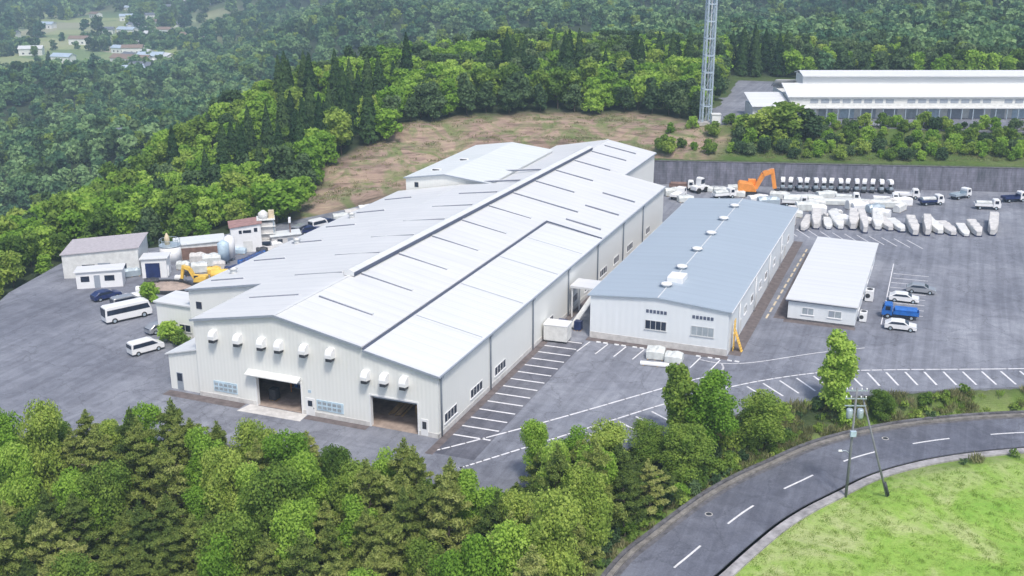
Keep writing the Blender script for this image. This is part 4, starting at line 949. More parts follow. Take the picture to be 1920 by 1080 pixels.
m = MB(); m.prism([(-.5, 1.5), (-.4, 3.0), (-.1, 3.25), (.6, 3.2), (.9, 2.6), (1.0, 1.5)], -.7, .7, 'y'); c = m.build('cab', WHITE, e, bevel=.08); m = MB(); m.box(-.3, .8, -.73, -.705, 1.9, 2.9); m.box(1.0, 1.03, -.6, .6, 1.7, 2.5); m.build('cab_window', GLASS, c)
m = MB(); m.bar((1.0, 0, 1.2), (2.4, 0, .7), .3, .9); m.build('lift_arm', WHITE, e); m = MB(); m.prism([(2.4, .2), (3.3, .15), (3.0, .6), (2.6, 1.2), (2.3, 1.0)], -1.1, 1.1, 'y'); m.build('bucket', DARK, e)
for wx in (-1.2, 1.0):
    for s_ in (-1, 1): m = MB(); m.tube([(wx, s_ * .75, .6), (wx, s_ * 1.15, .6)], .6, 16); m.build('wheel', RUBBER, e)
# pallets in front of the workshop, white container in the gap
for i, (x, y, rz, L, Wd, H, lb) in enumerate(((-33.6, 135.4, R(8), 2.4, 2.2, 1.5, 'white wrapped pallet load in front of the workshop, left of the pair'), (-31.0, 135.0, R(4), 2.3, 2.1, 1.25, 'white wrapped pallet load in front of the workshop, right of the pair'), (-32.6, 132.6, R(8), 4.6, .9, .45, 'low white sheet stack lying in front of the two pallet loads'))):
    bundle(x, y, rz, L, Wd, H, lb, TARP if i < 2 else WHITE, name='pallet_load', cat='pallet load')
e = empty('storage_container', (-48.0, 136.6, 0), R(4), 'small white storage container at the side wall of the factory hall, before the covered walkway', 'container')
m = MB(); m.box(-1.7, 1.7, -1.2, 1.2, .25, 2.5); m.build('body', WHITE_DIRTY, e, bevel=.05); m = MB(); m.box(-1.75, 1.75, -1.25, 1.25, 2.5, 2.6); m.build('roof', WHITE, e)
for k in (-1.3, 0, 1.3): m = MB(); m.box(k - .2, k + .2, -1.1, 1.1, 0, .249); m.build('foot', DARK, e)
for i, (x, y, s_) in enumerate(((-48.6, 140.2, 1.2), (-46.6, 141.5, 1.0))):
    crate(x, y, 0, (s_, s_, s_ * 1.4), NAVY, 'crate', ('dark crate behind the white storage container, nearer the hall wall', 'dark crate behind the white storage container, nearer the workshop')[i], 'crate')

for i in range(16):
    u, v = 1500 + 13 * i + rnd.uniform(-5, 5), 380 + rnd.uniform(-6, 34); x, y = gp(u, v + 6)
    bundle(x, y, R(rnd.uniform(0, 180)), rnd.uniform(1.6, 4.0), 1.5, rnd.uniform(.7, 2.0), '%s %s load among the wrapped stacks, %s from the left' % (('low', 'tall')[i % 2], ('white', 'grey', 'dull white')[i % 3], ORD[i]), (WHITE, CONC_LIGHT, WHITE_DIRTY)[i % 3])
# ---- left yard
def hut(name, x, y, rz, sx, sy, h, wall, roof, label, cat, slope=.5, wins=(), door=None):
    e = empty(name, (x, y, 0), rz, label, cat); m = MB()
    m.prism([(-sx / 2, 0), (-sx / 2, h), (sx / 2, h + slope), (sx / 2, 0)], -sy / 2, sy / 2, 'y'); m.build('wall', wall, e)
    m = MB(); slab(m, [(-sx / 2 - .25, -sy / 2 - .25, h + .08 - .0), (sx / 2 + .25, -sy / 2 - .25, h + slope + .08), (sx / 2 + .25, sy / 2 + .25, h + slope + .08), (-sx / 2 - .25, sy / 2 + .25, h + .08)], .12); m.build('roof', roof, e)
    for (a, b, z0, z1) in wins: m = MB(); m.box(a, b, -sy / 2 - .04, -sy / 2 - .003, z0, z1); m.build('window', GLASS, e)
    if door: m = MB(); m.box(door[0], door[1], -sy / 2 - .04, -sy / 2 - .003, .02, door[2]); m.build('door', door[3] if len(door) > 3 else TRIM, e)
    return e
hut('control_hut', -114.6, 158.6, R(38), 5.2, 4.4, 4.6, WHITE, RED, 'tall white hut with dull red roof and dark window strip in the left yard', 'hut', .5, [(-1.2, -.7, 3.4, 4.0), (-.5, .9, 3.5, 4.0), (1.4, 2.0, 3.6, 4.3)], (-.6, 1.0, 2.0, WHITE_DIRTY))
hut('equipment_shed', -119.8, 152.2, R(38), 8.2, 4.5, 2.7, WHITE_DIRTY, ROOF_SOFT, 'low shed with a flat pale green-grey roof left of the red-roofed hut', 'shed', .25, [], (-3.0, 3.0, 2.1, BROWN))
hut('store_hut', -119.4, 140.2, R(28), 4.0, 3.2, 3.2, WHITE, ROOF_WHITE, 'white hut with a large dark doorway, in front of the white tank', 'hut', .1, [], (-1.4, .9, 2.5, NAVY))
hut('roadside_warehouse', -129.2, 139.8, R(30), 12, 9, 4.0, WHITE_DIRTY, simple('pinkish_roof', (.45, .42, .44), .7, .15), 'pale warehouse with a grey-pink roof at the left edge of the yard', 'warehouse', .8, [(2, 4, 1.2, 2.2), (-3, -1, 1.2, 2.2)], (-.5, 1.5, 2.4))
hut('portable_hut', -124.2, 132.6, R(33), 7.0, 3.0, 2.7, WHITE, ROOF_WHITE, 'long low white portable hut in front of the pink-roofed warehouse', 'hut', .15, [(-2.8, -1.5, 1.1, 2.0), (.8, 2.3, 1.1, 2.0)], (-.8, .1, 2.1))
hut('small_shed', -108.9, 162.4, R(38), 5.0, 3.0, 2.4, CONC_LIGHT, ROOF_SOFT, 'low pale shed at the right foot of the slatted tower', 'shed', .2, [(-1.5, -.6, 1.2, 1.9)], (.3, 1.3, 2.0))
e = empty('water_tank', (-122.0, 147.2, 0), 0, 'squat white round tank at the tree edge of the left yard', 'tank')
m = MB(); m.tube([(0, 0, 0), (0, 0, 2.9)], 1.75, 28); m.build('shell', WHITE, e); m = MB(); m.tube([(0, 0, 2.901), (0, 0, 3.05)], 1.82, 28); m.build('rim', STEEL, e)
m = MB(); 
for k in range(8):
    a = 2 * math.pi * k / 8; m.bar((1.7 * math.cos(a), 1.7 * math.sin(a), 3.05), (1.7 * math.cos(a), 1.7 * math.sin(a), 4.0), .07)
    b = a + math.pi / 4; m.bar((1.7 * math.cos(a), 1.7 * math.sin(a), 4.0), (1.7 * math.cos(b), 1.7 * math.sin(b), 4.0), .06)
m.build('railing', STEEL, e); m = MB(); m.tube([(-.5, 0, 3.05), (-.5, 0, 4.2), (-.5, 0, 5.0)], [.45, .45, .1], 14); m.build('hatch', LINE_Y, e)
e = empty('slatted_tower', (-112.0, 161.3, 0), R(35), 'pale open-framed tower with a rounded top right of the red-roofed hut', 'tower')
for sx in (-1.3, 1.3):
    for sy in (-1.3, 1.3): m = MB(); m.bar((sx, sy, 0), (sx, sy, 5.4), .16); m.build('leg', STEEL, e)
m = MB(); m.box(-1.2, 1.2, -1.2, 1.2, 1.6, 4.7); m.build('panel', CONC_LIGHT, e)
for z in (1.4, 2.7, 4.0, 5.2): m = MB(); m.box(-1.6, 1.6, -1.6, 1.6, z, z + .1); m.build('deck', WHITE_DIRTY, e)
m = MB(); m.tube([(-.4, 0, 5.3), (-.4, 0, 6.2), (-.4, 0, 6.7)], [.9, .9, .25], 16); m.build('dome', WHITE_DIRTY, e); m = MB(); m.box(.5, 1.5, -.6, .6, 5.3, 6.6); m.build('motor_box', LINE_Y, e)
for i, (u, v, hh) in enumerate(((432, 488, 4.0), (421, 494, 3.6))):
    x, y = gp(u, v); e = empty('storage_silo', (x, y, 0), 0, ('upright white silo beside the blue barrels, the taller one', 'upright white silo beside the blue barrels, the shorter one')[i], 'silo')
    m = MB(); m.tube([(0, 0, .6), (0, 0, hh), (0, 0, hh + .5)], [.95, .95, .2], 20); m.build('shell', BLUE_PALE if i else WHITE, e)
    for a in range(4): m = MB(); m.bar((.7 * math.cos(a * 1.57), .7 * math.sin(a * 1.57), 0), (.7 * math.cos(a * 1.57), .7 * math.sin(a * 1.57), .65), .12); m.build('leg', STEEL, e)
def barrel():
    e = empty('blue_barrel', (0, 0, 0), 0, 'blue barrel in the cluster beside the upright silos', 'barrel', 'blue barrels by the silos')
    m = MB(); m.tube([(0, 0, 0), (0, 0, .3), (0, 0, .6), (0, 0, .95)], [.28, .32, .32, .28], 14); m.build('body', BLUE, e); m = MB(); m.tube([(0, 0, .951), (0, 0, .99)], .25, 14); m.build('lid', NAVY, e); return e
bb = barrel()
for i in range(30):
    o = bb if i == 0 else copy_tree(bb); x, y = gp(452 + (i % 10) * 4.6 + rnd.uniform(-2, 2), 506 - (i % 10) * 2.0 + (i // 10) * 4.5 - 6); o.location = (x, y, 0); o.scale = (1.3,) * 3
def heap(x, y, r, h, mat, label, cat, name='gravel_heap', n=26):
    e = MB(); rings = 7; base = len(e.v)
    for j in range(rings):
        f = j / (rings - 1)
        for k in range(n):
            a = 2 * math.pi * k / n; rr = r * (1 - f) * (1 + .12 * math.sin(3 * a + x) + .08 * math.sin(7 * a)); e.v.append((rr * math.cos(a) * 1.25, rr * math.sin(a), h * (f ** .8) + .08 * math.sin(5 * a + j * 2)))
    for j in range(rings - 1):
        for k in range(n): e.f.append((j * n + k, j * n + (k + 1) % n, (j + 1) * n + (k + 1) % n, (j + 1) * n + k)); e.sm.append(True)
    o = e.build(name, mat); o.location = (x, y, -.05); return tag(o, label, cat)
x, y = gp(314, 541)
e = empty('gravel_bay', (x, y, 0), R(10), 'round brown gravel bay with a dark low rim in the left yard', 'gravel bay')
m = MB()
for k in range(30):
    a, b = 2 * math.pi * k / 30, 2 * math.pi * (k + 1) / 30; m.bar((4.2 * math.cos(a), 2.9 * math.sin(a), .25), (4.2 * math.cos(b), 2.9 * math.sin(b), .25), .35, .6)
m.build('rim', DARK, e)
m = MB(); n_ = 30; rings = 6
for j in range(rings):
    f = j / (rings - 1)
    for k in range(n_): a = 2 * math.pi * k / n_; m.v.append((4.1 * (1 - f) * math.cos(a), 2.8 * (1 - f) * math.sin(a), .2 + .9 * f + .1 * math.sin(5 * a + 3 * j)))
for j in range(rings - 1):
    for k in range(n_): m.f.append((j * n_ + k, j * n_ + (k + 1) % n_, (j + 1) * n_ + (k + 1) % n_, (j + 1) * n_ + k)); m.sm.append(True)
m.build('gravel', SAND, e)
LY = [(375, 505, TARP, 2.6, 1.7, 'white sheeted load behind the yellow excavator'), (352, 512, DARK, 1.5, 1.2, 'dark machine between the store hut and the yellow excavator'), (398, 492, TARP, 3.0, 2.0, 'large white sheeted load below the low shed'),
      (345, 500, TARP, 2.2, 1.4, 'small white load right of the store hut'), (412, 500, CONC_LIGHT, 2.0, 1.5, 'grey bundle left of the silos'), (450, 470, BLUE_PALE, 2.2, 1.0, 'pale blue bundle at the foot of the red-roofed hut'), (505, 470, CONC_LIGHT, 3.5, 1.2, 'long grey bundle right of the slatted tower'),
      (520, 462, WHITE, 2.0, 1.6, 'white load right of the low pale shed'), (395, 470, BROWN, 3.0, 1.6, 'rusty brown bundle under the front of the low shed'), (268, 545, WHITE, 2.0, 1.2, 'small white load by the portable hut'), (480, 486, BLUE_PALE, 3.0, .8, 'flat pale blue bundle right of the blue barrels')]
for (u, v, mt, L, H, lb) in LY:
    x, y = gp(u, v + 5); bundle(x, y, R(rnd.uniform(10, 60)), L, L * .6, H, lb, mt)
LZ = [(300, 512, WHITE, 3.0, 1.9, 'white box load right of the store hut doorway'), (372, 486, CONC_LIGHT, 2.6, 1.6, 'grey load under the left end of the low shed'), (418, 478, BROWN, 2.0, 1.3, 'rust coloured load below the right end of the low shed'),
      (250, 560, WHITE, 2.4, 1.3, 'white load left of the green bush by the minibus'), (440, 506, NAVY, 3.0, 1.2, 'dark blue load in front of the blue barrels'), (338, 522, WHITE, 1.6, 1.0, 'small white load at the rear rim of the gravel bay'),
      (492, 474, DARK, 2.0, 1.5, 'dark load between slatted tower and blue barrels'), (530, 470, STEEL, 3.2, 1.0, 'grey pipe load behind the low pale shed'), (505, 486, TARP, 2.6, 1.3, 'pale sheeted load nearest the annex roof edge'),
      (246, 512, STEEL, 3.0, 1.4, 'grey load beside the long portable hut'), (285, 530, DARK, 2.2, 1.2, 'dark load between portable hut and gravel bay'), (402, 508, YELLOW, 2.2, 1.2, 'yellow load right of the yellow tank')]
for (u, v, mt, L, H, lb) in LZ:
    x, y = gp(u, v + 5); bundle(x, y, R(rnd.uniform(10, 60)), L, L * .6, H, lb, mt)
for i, (u, v, k_, pt, lb) in enumerate(((262, 590, 'kei', CARPAINT, 'white small van in front of the white minibus'), (200, 560, 'car', NAVY, 'dark car at the far left edge of the yard'))):
    x, y = gp(u, v); vehicle(k_, x, y, R(62 + 4 * i), pt, lb, 'car' if k_ == 'car' else 'van')
RZ = [(1700, 372, 'first'), (1745, 384, 'second'), (1800, 372, 'third'), (1850, 392, 'fourth'), (1900, 378, 'fifth')]
for i, (u, v, nm) in enumerate(RZ):
    x, y = gp(u, v); truck(x, y, R(12 + 20 * (i % 3)), (WHITE, NAVY, STEEL)[i % 3], '%s truck from the left at the far right end of the rear yard' % nm, 5.0, TARP if i % 2 else None)
for i, (u, v, lb) in enumerate(((1548, 366, 'white sheeted machine at the middle of the crosswise long bundle'), (1612, 388, 'white sheeted load at the heads of the wrapped stacks, left one'), (1640, 392, 'white sheeted load at the heads of the wrapped stacks, right one'), (1512, 388, 'white sheeted load at the rear left head of the wrapped stacks'), (1420, 372, 'white sheeted load under the orange excavator boom'), (1440, 380, 'white sheeted load behind the workshop right rear corner'), (1302, 384, 'white load left of the workshop roof rear corner'))):
    x, y = gp(u, v + 6); bundle(x, y, R(rnd.uniform(0, 50)), rnd.uniform(2.4, 4.5), 2.0, rnd.uniform(1.2, 2.1), lb, (TARP, WHITE, STEEL)[i % 3])
for i, (u, v, pt, lb) in enumerate(((580, 438, NAVY, 'dark blue car parked left of the factory roof, nearest the floodlight mast'), (597, 430, CARPAINT, 'white car in the line beside the dark blue ones left of the factory roof'), (612, 424, NAVY, 'dark blue car farthest along the line left of the factory roof'), (563, 441, SILVER, 'silver car at the near end of the line left of the factory roof'))):
    x, y = gp(u, v); vehicle('kei' if i % 2 else 'car', x, y, R(60 + 10 * i), pt, lb, 'car', scale=1.1)
for i, (u, v, lb) in enumerate(((640, 412, 'white sheeted bundle at the foot of the cut slope, nearest the parked cars'), (662, 404, 'grey bundle at the foot of the cut slope, middle one'), (688, 396, 'white bundle at the foot of the cut slope, nearest the rear warehouse'))):
    x, y = gp(u, v); bundle(x, y, R(40), 3.2, 1.8, 1.3, lb, (TARP, CONC_LIGHT, WHITE)[i])
x, y = gp(546, 462); e = empty('floodlight_mast', (x, y, 0), R(30), 'short floodlight mast with a white lamp head left of the factory roof', 'mast')
m = MB(); m.tube([(0, 0, 0), (0, 0, 4.6)], .1, 8); m.build('post', BROWN, e); m = MB(); m.box(-.2, .2, -.6, .6, 4.5, 5.3); m.build('lamp_head', WHITE, e)

# poles by the road
def upole():
    x, y = -6.2, 110.7; e = empty('utility_pole', (x, y, -2.4), R(20), 'tall upright utility pole with transformers standing on the roadside verge', 'utility pole')
    m = MB(); m.tube([(0, 0, -.3), (0, 0, 12.4)], [.16, .10], 12); m.build('pole', POLE_MAT, e)
    for z in (12.0, 11.1, 10.3): m = MB(); m.box(-1.1, 1.1, -.05, .05, z, z + .1); m.build('crossarm', STEEL, e)
    for z in (12.1, 11.2):
        for xx in (-1.0, -.5, .5, 1.0): m = MB(); m.tube([(xx, 0, z), (xx, 0, z + .25)], .06, 8); m.build('insulator', WHITE, e)
    for xx in (-.55, .55): m = MB(); m.tube([(xx, -.1, 9.0), (xx, -.1, 9.15), (xx, -.1, 9.95), (xx, -.1, 10.05)], [.25, .33, .33, .25], 16); m.build('transformer', STEEL, e)
    m = MB(); m.box(-.3, .3, -.45, -.13, 7.0, 7.6); m.build('switch_box', BLUE_PALE, e)
    m = MB(); m.tube([(-.1, 0, 4.9), (-.5, -.1, 5.25), (-.95, -.2, 5.3)], .04, 8); a = m.build('lamp_arm', STEEL, e); m = MB(); m.prism([(-1.35, 5.22), (-1.3, 5.34), (-.95, 5.36), (-.9, 5.22)], -.32, -.08, 'y'); m.build('lamp_head', WHITE, a)
    e2 = empty('leaning_pole', (-2.0, 111.6, -2.3), 0, 'thin dark pole leaning to the left against the utility pole head', 'pole')
    m = MB(); m.tube([(0, 0, -.3), (-3.7, -.3, 11.4)], [.13, .08], 10); m.build('pole', POLE_MAT, e2); m = MB(); m.tube([(-.02, 0, .25), (-.5, -.04, 1.7)], .175, 10); m.build('guard_sleeve', DARK, e2)
upole()

# ------------------------------------------------------------------ foliage
def card_mesh(name, pos, nrm, size, mats, aspect=1.0, trunk=None, dirs=None):
    """many leaf-sprays: one small kite per spray. dirs fixes the long axis of each kite"""
    n = len(pos); nrm = nrm / np.linalg.norm(nrm, axis=1)[:, None]
    r = rng.normal(size=(n, 3)) if dirs is None else dirs
    t = r - nrm * (r * nrm).sum(1)[:, None]; t /= np.linalg.norm(t, axis=1)[:, None] + 1e-9; b = np.cross(nrm, t)
    s = size[:, None]
    bend = nrm * s * .18
    v = np.stack([pos - t * s - bend, pos + b * s * aspect * .75, pos + t * s - bend, pos - b * s * aspect * .75], 1).reshape(-1, 3)
    me = bpy.data.meshes.new(name); me.vertices.add(n * 4); me.vertices.foreach_set('co', v.ravel())
    me.loops.add(n * 4); me.loops.foreach_set('vertex_index', np.arange(n * 4)); me.polygons.add(n)
    me.polygons.foreach_set('loop_start', np.arange(0, n * 4, 4)); me.polygons.foreach_set('loop_total', np.full(n, 4)); me.update()
    me.materials.append(mats); return me
def unit(n, up=.25):
    d = rng.normal(size=(n, 3)); d[:, 2] = d[:, 2] * .9 + up; return d / np.linalg.norm(d, axis=1)[:, None]
def blobs_cards(bl, n, size, jit=.8, up=.35):
    """sprays over the shells of overlapping clumps"""
    w = np.array([b[3] * b[4] for b in bl]); w = w / w.sum(); k = rng.choice(len(bl), n, p=w); B = np.array(bl)[k]
    d = unit(n, up); rr = rng.uniform(.45, 1.30, n) ** .8
    pos = B[:, :3] + d * np.stack([B[:, 3], B[:, 3], B[:, 4]], 1) * rr[:, None]
    nr = d + rng.normal(size=(n, 3)) * jit; nr[:, 2] += .25
    return pos, nr, size * rng.uniform(.6, 1.35, n)
def broad_crown(H, Rr, n, size, mat, seed, nb=14, low=.22, name='crown'):
    r = random.Random(seed); bl = []
    for i in range(nb):
        f = r.random(); z = H * (low + (1 - low) * (.15 + .75 * f)); a = r.uniform(0, 6.28); env = Rr * math.sqrt(max(.05, 1 - ((z / H - (.5 + low * .4)) / .58) ** 2))
        q = env * r.uniform(.35, .8); br = Rr * r.uniform(.28, .46); bl.append((q * math.cos(a), q * math.sin(a), min(z, H - br * .8), br, br * r.uniform(.65, .95)))
    bl.append((r.uniform(-.2, .2) * Rr, r.uniform(-.2, .2) * Rr, H * .86, Rr * .42, H * .14)); bl.append((0, 0, H * .55, Rr * .6, H * .25))
    p, nr, s = blobs_cards(bl, n, size); return card_mesh(name, p, nr, s, mat)
def trunk_mesh(H, r0, mat, seed, bend=.06, nb=5, rr=2.0, z0=.3):
    r = random.Random(seed + 99); m = MB(); pts = []; x = y = 0
    for i in range(7): f = i / 6; pts.append((x, y, -.4 + H * .85 * f)); x += r.uniform(-bend, bend) * H * .3; y += r.uniform(-bend, bend) * H * .3
    m.tube(pts, [r0 * (1 - .8 * i / 6) for i in range(7)], 8)
    for i in range(nb):
        k = r.randint(2, 5); a = r.uniform(0, 6.28); p = Vector(pts[k]); q = p + Vector((math.cos(a) * rr * .6, math.sin(a) * rr * .6, H * .12)); m.tube([p, (p + q) / 2 + Vector((0, 0, -.1)), q], [r0 * .35, r0 * .25, r0 * .1], 6)
    return m, pts
def pine_tree(H, Rr, n, size, seed):
    """open pine: bent trunk, whorled limbs, flattened tufts of needles that let the trunk show"""
    r = random.Random(seed); m, pts = trunk_mesh(H, H * .016, None, seed, .09, 0); bl = []
    for i in range(30):
        f = .24 + .72 * i / 29; zz_ = H * f; a = i * 2.4 + r.uniform(-.5, .5); L = Rr * (1.1 - 1.0 * max(0, (f - .24) / .76) ** 1.05) * r.uniform(.6, 1.15)
        fi = f / .85 * 6; k = min(5, int(fi)); p = Vector(pts[k]).lerp(Vector(pts[k + 1]), min(1, fi - k)); q = Vector((p.x + L * math.cos(a), p.y + L * math.sin(a), p.z + L * .32)); m.tube([p, p.lerp(q, .5) - Vector((0, 0, .08 * L)), q], [H * .0055, H * .004, H * .002], 5)
        for j in range(4):
            t = .32 + .24 * j; c = p.lerp(q, min(1.05, t)); br = Rr * r.uniform(.15, .27) * (1.15 - .6 * f); bl.append((c.x + r.uniform(-.3, .3) * br * 2, c.y + r.uniform(-.3, .3) * br * 2, c.z + .12, br, br * .55))
    bl.append((pts[-1][0], pts[-1][1], H * .90, Rr * .22, H * .05)); bl.append((pts[-1][0], pts[-1][1], H * .96, Rr * .10, H * .05))
    w_ = np.array([b[3] for b in bl]); k = rng.choice(len(bl), n, p=w_ / w_.sum()); B = np.array(bl)[k]; d = unit(n, .5)
    pos = B[:, :3] + d * np.stack([B[:, 3], B[:, 3], B[:, 4]], 1) * (rng.uniform(.35, 1.05, n))[:, None]
    dirs = d + rng.normal(size=(n, 3)) * .35; dirs[:, 2] += .55; nr = rng.normal(size=(n, 3)) + d * .7; nr[:, 2] += .35
    return m, card_mesh('crown', pos, nr, size * rng.uniform(.6, 1.3, n), LEAF_PINE, .42, dirs=dirs)
def cedar_mesh(H, Rr, n, size, mat, seed):
    z = rng.beta(1.15, 1.5, n) * .93 + .07; a = rng.uniform(0, 6.283, n); lob = 1 + .16 * np.sin(5 * a + seed) * np.sin(z * 23 + seed) + .12 * np.sin(z * 47 + a)
    rr = Rr * np.clip(1 - z, .02, 1) ** .72 * lob * rng.uniform(.72, 1.05, n)
    pos = np.stack([rr * np.cos(a), rr * np.sin(a), z * H], 1); nr = np.stack([np.cos(a), np.sin(a), np.full(n, .55)], 1) + rng.normal(size=(n, 3)) * .45
    dirs = np.stack([np.cos(a) * .6, np.sin(a) * .6, np.full(n, -.5)], 1) + rng.normal(size=(n, 3)) * .3
    return card_mesh('crown', pos, nr, size * rng.uniform(.6, 1.3, n) * (1.15 - .5 * z), mat, .7, dirs=dirs)

LEAF_PINE = leafmat('pine_needles', [(.14, (.060, .105, .036)), (.38, (.160, .235, .062)), (.60, (.30, .37, .10)), (.85, (.50, .53, .20))], .35, .7)
LEAF_OAK = leafmat('green_leaves', [(.12, (.070, .135, .036)), (.40, (.160, .270, .055)), (.65, (.30, .42, .085)), (.88, (.48, .58, .14))], .4, .6)
LEAF_SPRING = leafmat('fresh_spring_leaves', [(.1, (0.13, 0.27, 0.04)), (.42, (0.24, 0.42, 0.06)), (.72, (0.38, 0.56, 0.1)), (.95, (0.52, 0.66, 0.17))], .4, .45)
LEAF_CEDAR = leafmat('cedar_needles', [(.15, (0.026, 0.058, 0.03)), (.5, (0.055, 0.11, 0.042)), (.85, (0.11, 0.18, 0.065))], .25, .3)
LEAF_DARK = leafmat('evergreen_leaves', [(.1, (0.045, 0.09, 0.045)), (.45, (0.09, 0.155, 0.068)), (.75, (0.155, 0.235, 0.105)), (.95, (0.26, 0.33, 0.165))], .3, .4)
LEAF_DRY = leafmat('straw_stems', [(.1, (0.11, 0.13, 0.05)), (.5, (0.25, 0.26, 0.12)), (.9, (0.4, 0.38, 0.22))], .3, .6)
LEAF_FAR = leafmat('distant_leaves', [(.05, (0.025, 0.075, 0.05)), (.34, (0.08, 0.175, 0.095)), (.56, (0.17, 0.3, 0.13)), (.82, (0.34, 0.5, 0.22))], .3, .12)
GRASS = leafmat('grass_blades', [(.1, (0.20, 0.37, 0.05)), (.45, (0.30, 0.43, 0.09)), (.8, (0.42, 0.48, 0.18))], .45, .15)

def tree_proto(name, crown_me, trunk_mb, bark=BARK):
    e = empty(name, (0, 0, 0)); c = bpy.data.objects.new('crown', crown_me); C.objects.link(c); c.parent = e
    trunk_mb.build('trunk', bark, e); return e
used = set()
def place(proto, x, y, z, s, label, cat, group=None, rz=None, sz=None):
    if proto.name in used: o = copy_tree(proto)
    else: used.add(proto.name); o = proto
    o.location = (x, y, z); o.rotation_euler = (0, 0, rnd.uniform(0, 6.28) if rz is None else rz); o.scale = (s, s, sz or s * rnd.uniform(.9, 1.12))
    if 'group' in o: del o['group']
    return tag(o, label, cat, group)
pines = []
for i in range(6):
    H = 10.0; tm, cm = pine_tree(H, 2.9, 14000, .17, 20 + i); pines.append((tree_proto('pine_tree', cm, tm, BARK_PINE), H))
def broad_proto(name, H, Rr, n, size, mat, seed, nb=14, low=.2):
    tm, _ = trunk_mesh(H * .8, H * .018 + .03, None, seed, .05, 5, Rr); return (tree_proto(name, broad_crown(H, Rr, n, size, mat, seed, nb, low), tm), H)
oaks = [broad_proto('broadleaf_tree', 9, 2.9, 15000, .125, LEAF_OAK, 40 + i, 32, .12) for i in range(3)]
springs = [broad_proto('broadleaf_tree', 8, 2.4, 13000, .12, LEAF_SPRING, 60 + i, 30, .12) for i in range(3)]
shrubs = [broad_proto('shrub', 2.6, 1.5, 1300, .16, mt, 80 + i, 9, .02) for i, mt in enumerate((LEAF_OAK, LEAF_DARK, LEAF_SPRING))]

def far_enough(P, x, y, d): return all((x - a) ** 2 + (y - b) ** 2 > d * d for a, b in P)
LP_ = np.array
def zat(x, y): return float(height(np.array([x]), np.array([y]))[0])
def dlot(x, y):
    X, Y = np.array([float(x)]), np.array([float(y)]); d = segdist(LOT, X, Y)[0]; return -d if inside(LOT, X, Y)[0] else d
RCL = [tuple(p) for p in RC]
def droad(x, y): return segdist(RCL, np.array([float(x)]), np.array([float(y)]), False)[0]
def pix(x, y, z):
    rt = Vector((math.cos(YAW), math.sin(YAW), 0)); fh = Vector((-math.sin(YAW), math.cos(YAW), 0)); fw = fh * math.cos(PITCH) + Vector((0, 0, -math.sin(PITCH))); up = rt.cross(fw)
    d = Vector((x, y, z - CAM_Z)); q = d.dot(fw); return 960 + F_PX * d.dot(rt) / q, 540 - F_PX * d.dot(up) / q, q
def tree_to(u, v, vtop, z, proto, label, cat='tree', group=None, sx=1.0):
    """a single tree rooted at a surveyed spot, grown to the height it has there"""
    for _ in range(14): x, y = gp(u, v, z); z = .5 * z + .5 * zat(x, y)
    H = .5
    while pix(x, y, z + H)[1] > vtop and H < 30: H += .1
    p, ph = proto; s = H / ph; return place(p, x, y, z - .1, s * sx, label, cat, group, sz=s)
column = [broad_proto('broadleaf_tree', 9, 2.1, 8000, .17, LEAF_SPRING, 71, 26, .04), broad_proto('broadleaf_tree', 9, 1.9, 7000, .17, LEAF_OAK, 72, 22, .04)]
# singled-out trees along the lot edge
tree_to(1566, 775, 622, -.5, column[0], 'slim bright green tree standing alone between drive and road, left of the utility pole', sx=1.0)
tree_to(1268, 850, 682, -2, column[1], 'tall dark green tree at the lot edge, its tip against the drive line', sx=.9)
tree_to(1328, 862, 702, -2, springs[1], 'rounded bright green tree right of the tall dark tree at the lot edge', sx=.95)
tree_to(1424, 850, 742, -2, oaks[1], 'broad olive green tree, rightmost big one on the bank above the road', sx=1.35)
tree_to(1212, 880, 792, -2, oaks[2], 'mid green tree on the bank left of the tall dark tree', sx=1.1)
tree_to(1285, 905, 800, -2, oaks[1], 'low olive tree in front of the tall dark tree on the bank', sx=1.25)
tree_to(1130, 930, 800, -3, oaks[0], 'green tree at the lot corner behind the big pines', sx=1.1)
tree_to(1002, 905, 786, -3, springs[2], 'bright yellow-green tree at the lot corner, tips over the end of the bay lines', sx=.72)
tree_to(1075, 905, 800, -3, springs[0], 'yellow-green bushy tree right of the bright one at the lot corner', sx=1.1)
tree_to(1650, 790, 730, -1, oaks[2], 'small dark green tree right of the utility pole at the lot edge', sx=1.2)
pts = []
# foreground wood below the yard: pines with broadleaved trees between them
TOPS = [(0, 765), (200, 770), (250, 775), (330, 738), (365, 752), (400, 800), (450, 790), (500, 815), (555, 796), (620, 822), (700, 838), (760, 822), (820, 850), (870, 880), (920, 925), (960, 930), (1000, 850), (1060, 810), (1150, 830), (1230, 860), (1320, 905)]
def vtop_lim(u): return np.interp(u, [t[0] for t in TOPS], [t[1] for t in TOPS])
def spaced(X, Y, ok, d):
    """keep points at least d apart, in the order given"""
    g = {}; out = []
    for x, y, k in zip(X, Y, ok):
        if not k: continue
        a, b = int(x // d), int(y // d)
        if any((x - p) ** 2 + (y - q) ** 2 < d * d for i in (-1, 0, 1) for j in (-1, 0, 1) for p, q in g.get((a + i, b + j), ())): continue
        g.setdefault((a, b), []).append((x, y)); out.append((float(x), float(y)))
    return out
def pixa(X, Y, Z): return zip(*[pix(x, y, z) for x, y, z in zip(X, Y, Z)])
cand = []
X = rng.uniform(-165, -8, 13000); Y = rng.uniform(50, 130, 13000); dl = segdist(LOT, X, Y) * np.where(inside(LOT, X, Y), -1, 1)
ok = (dl > 1.2) & (dl < 50) & (segdist(RCL, X, Y, False) > 6.9) & ~inside(LAWN, X, Y)
near_pts = spaced(X, Y, ok, 2.6)
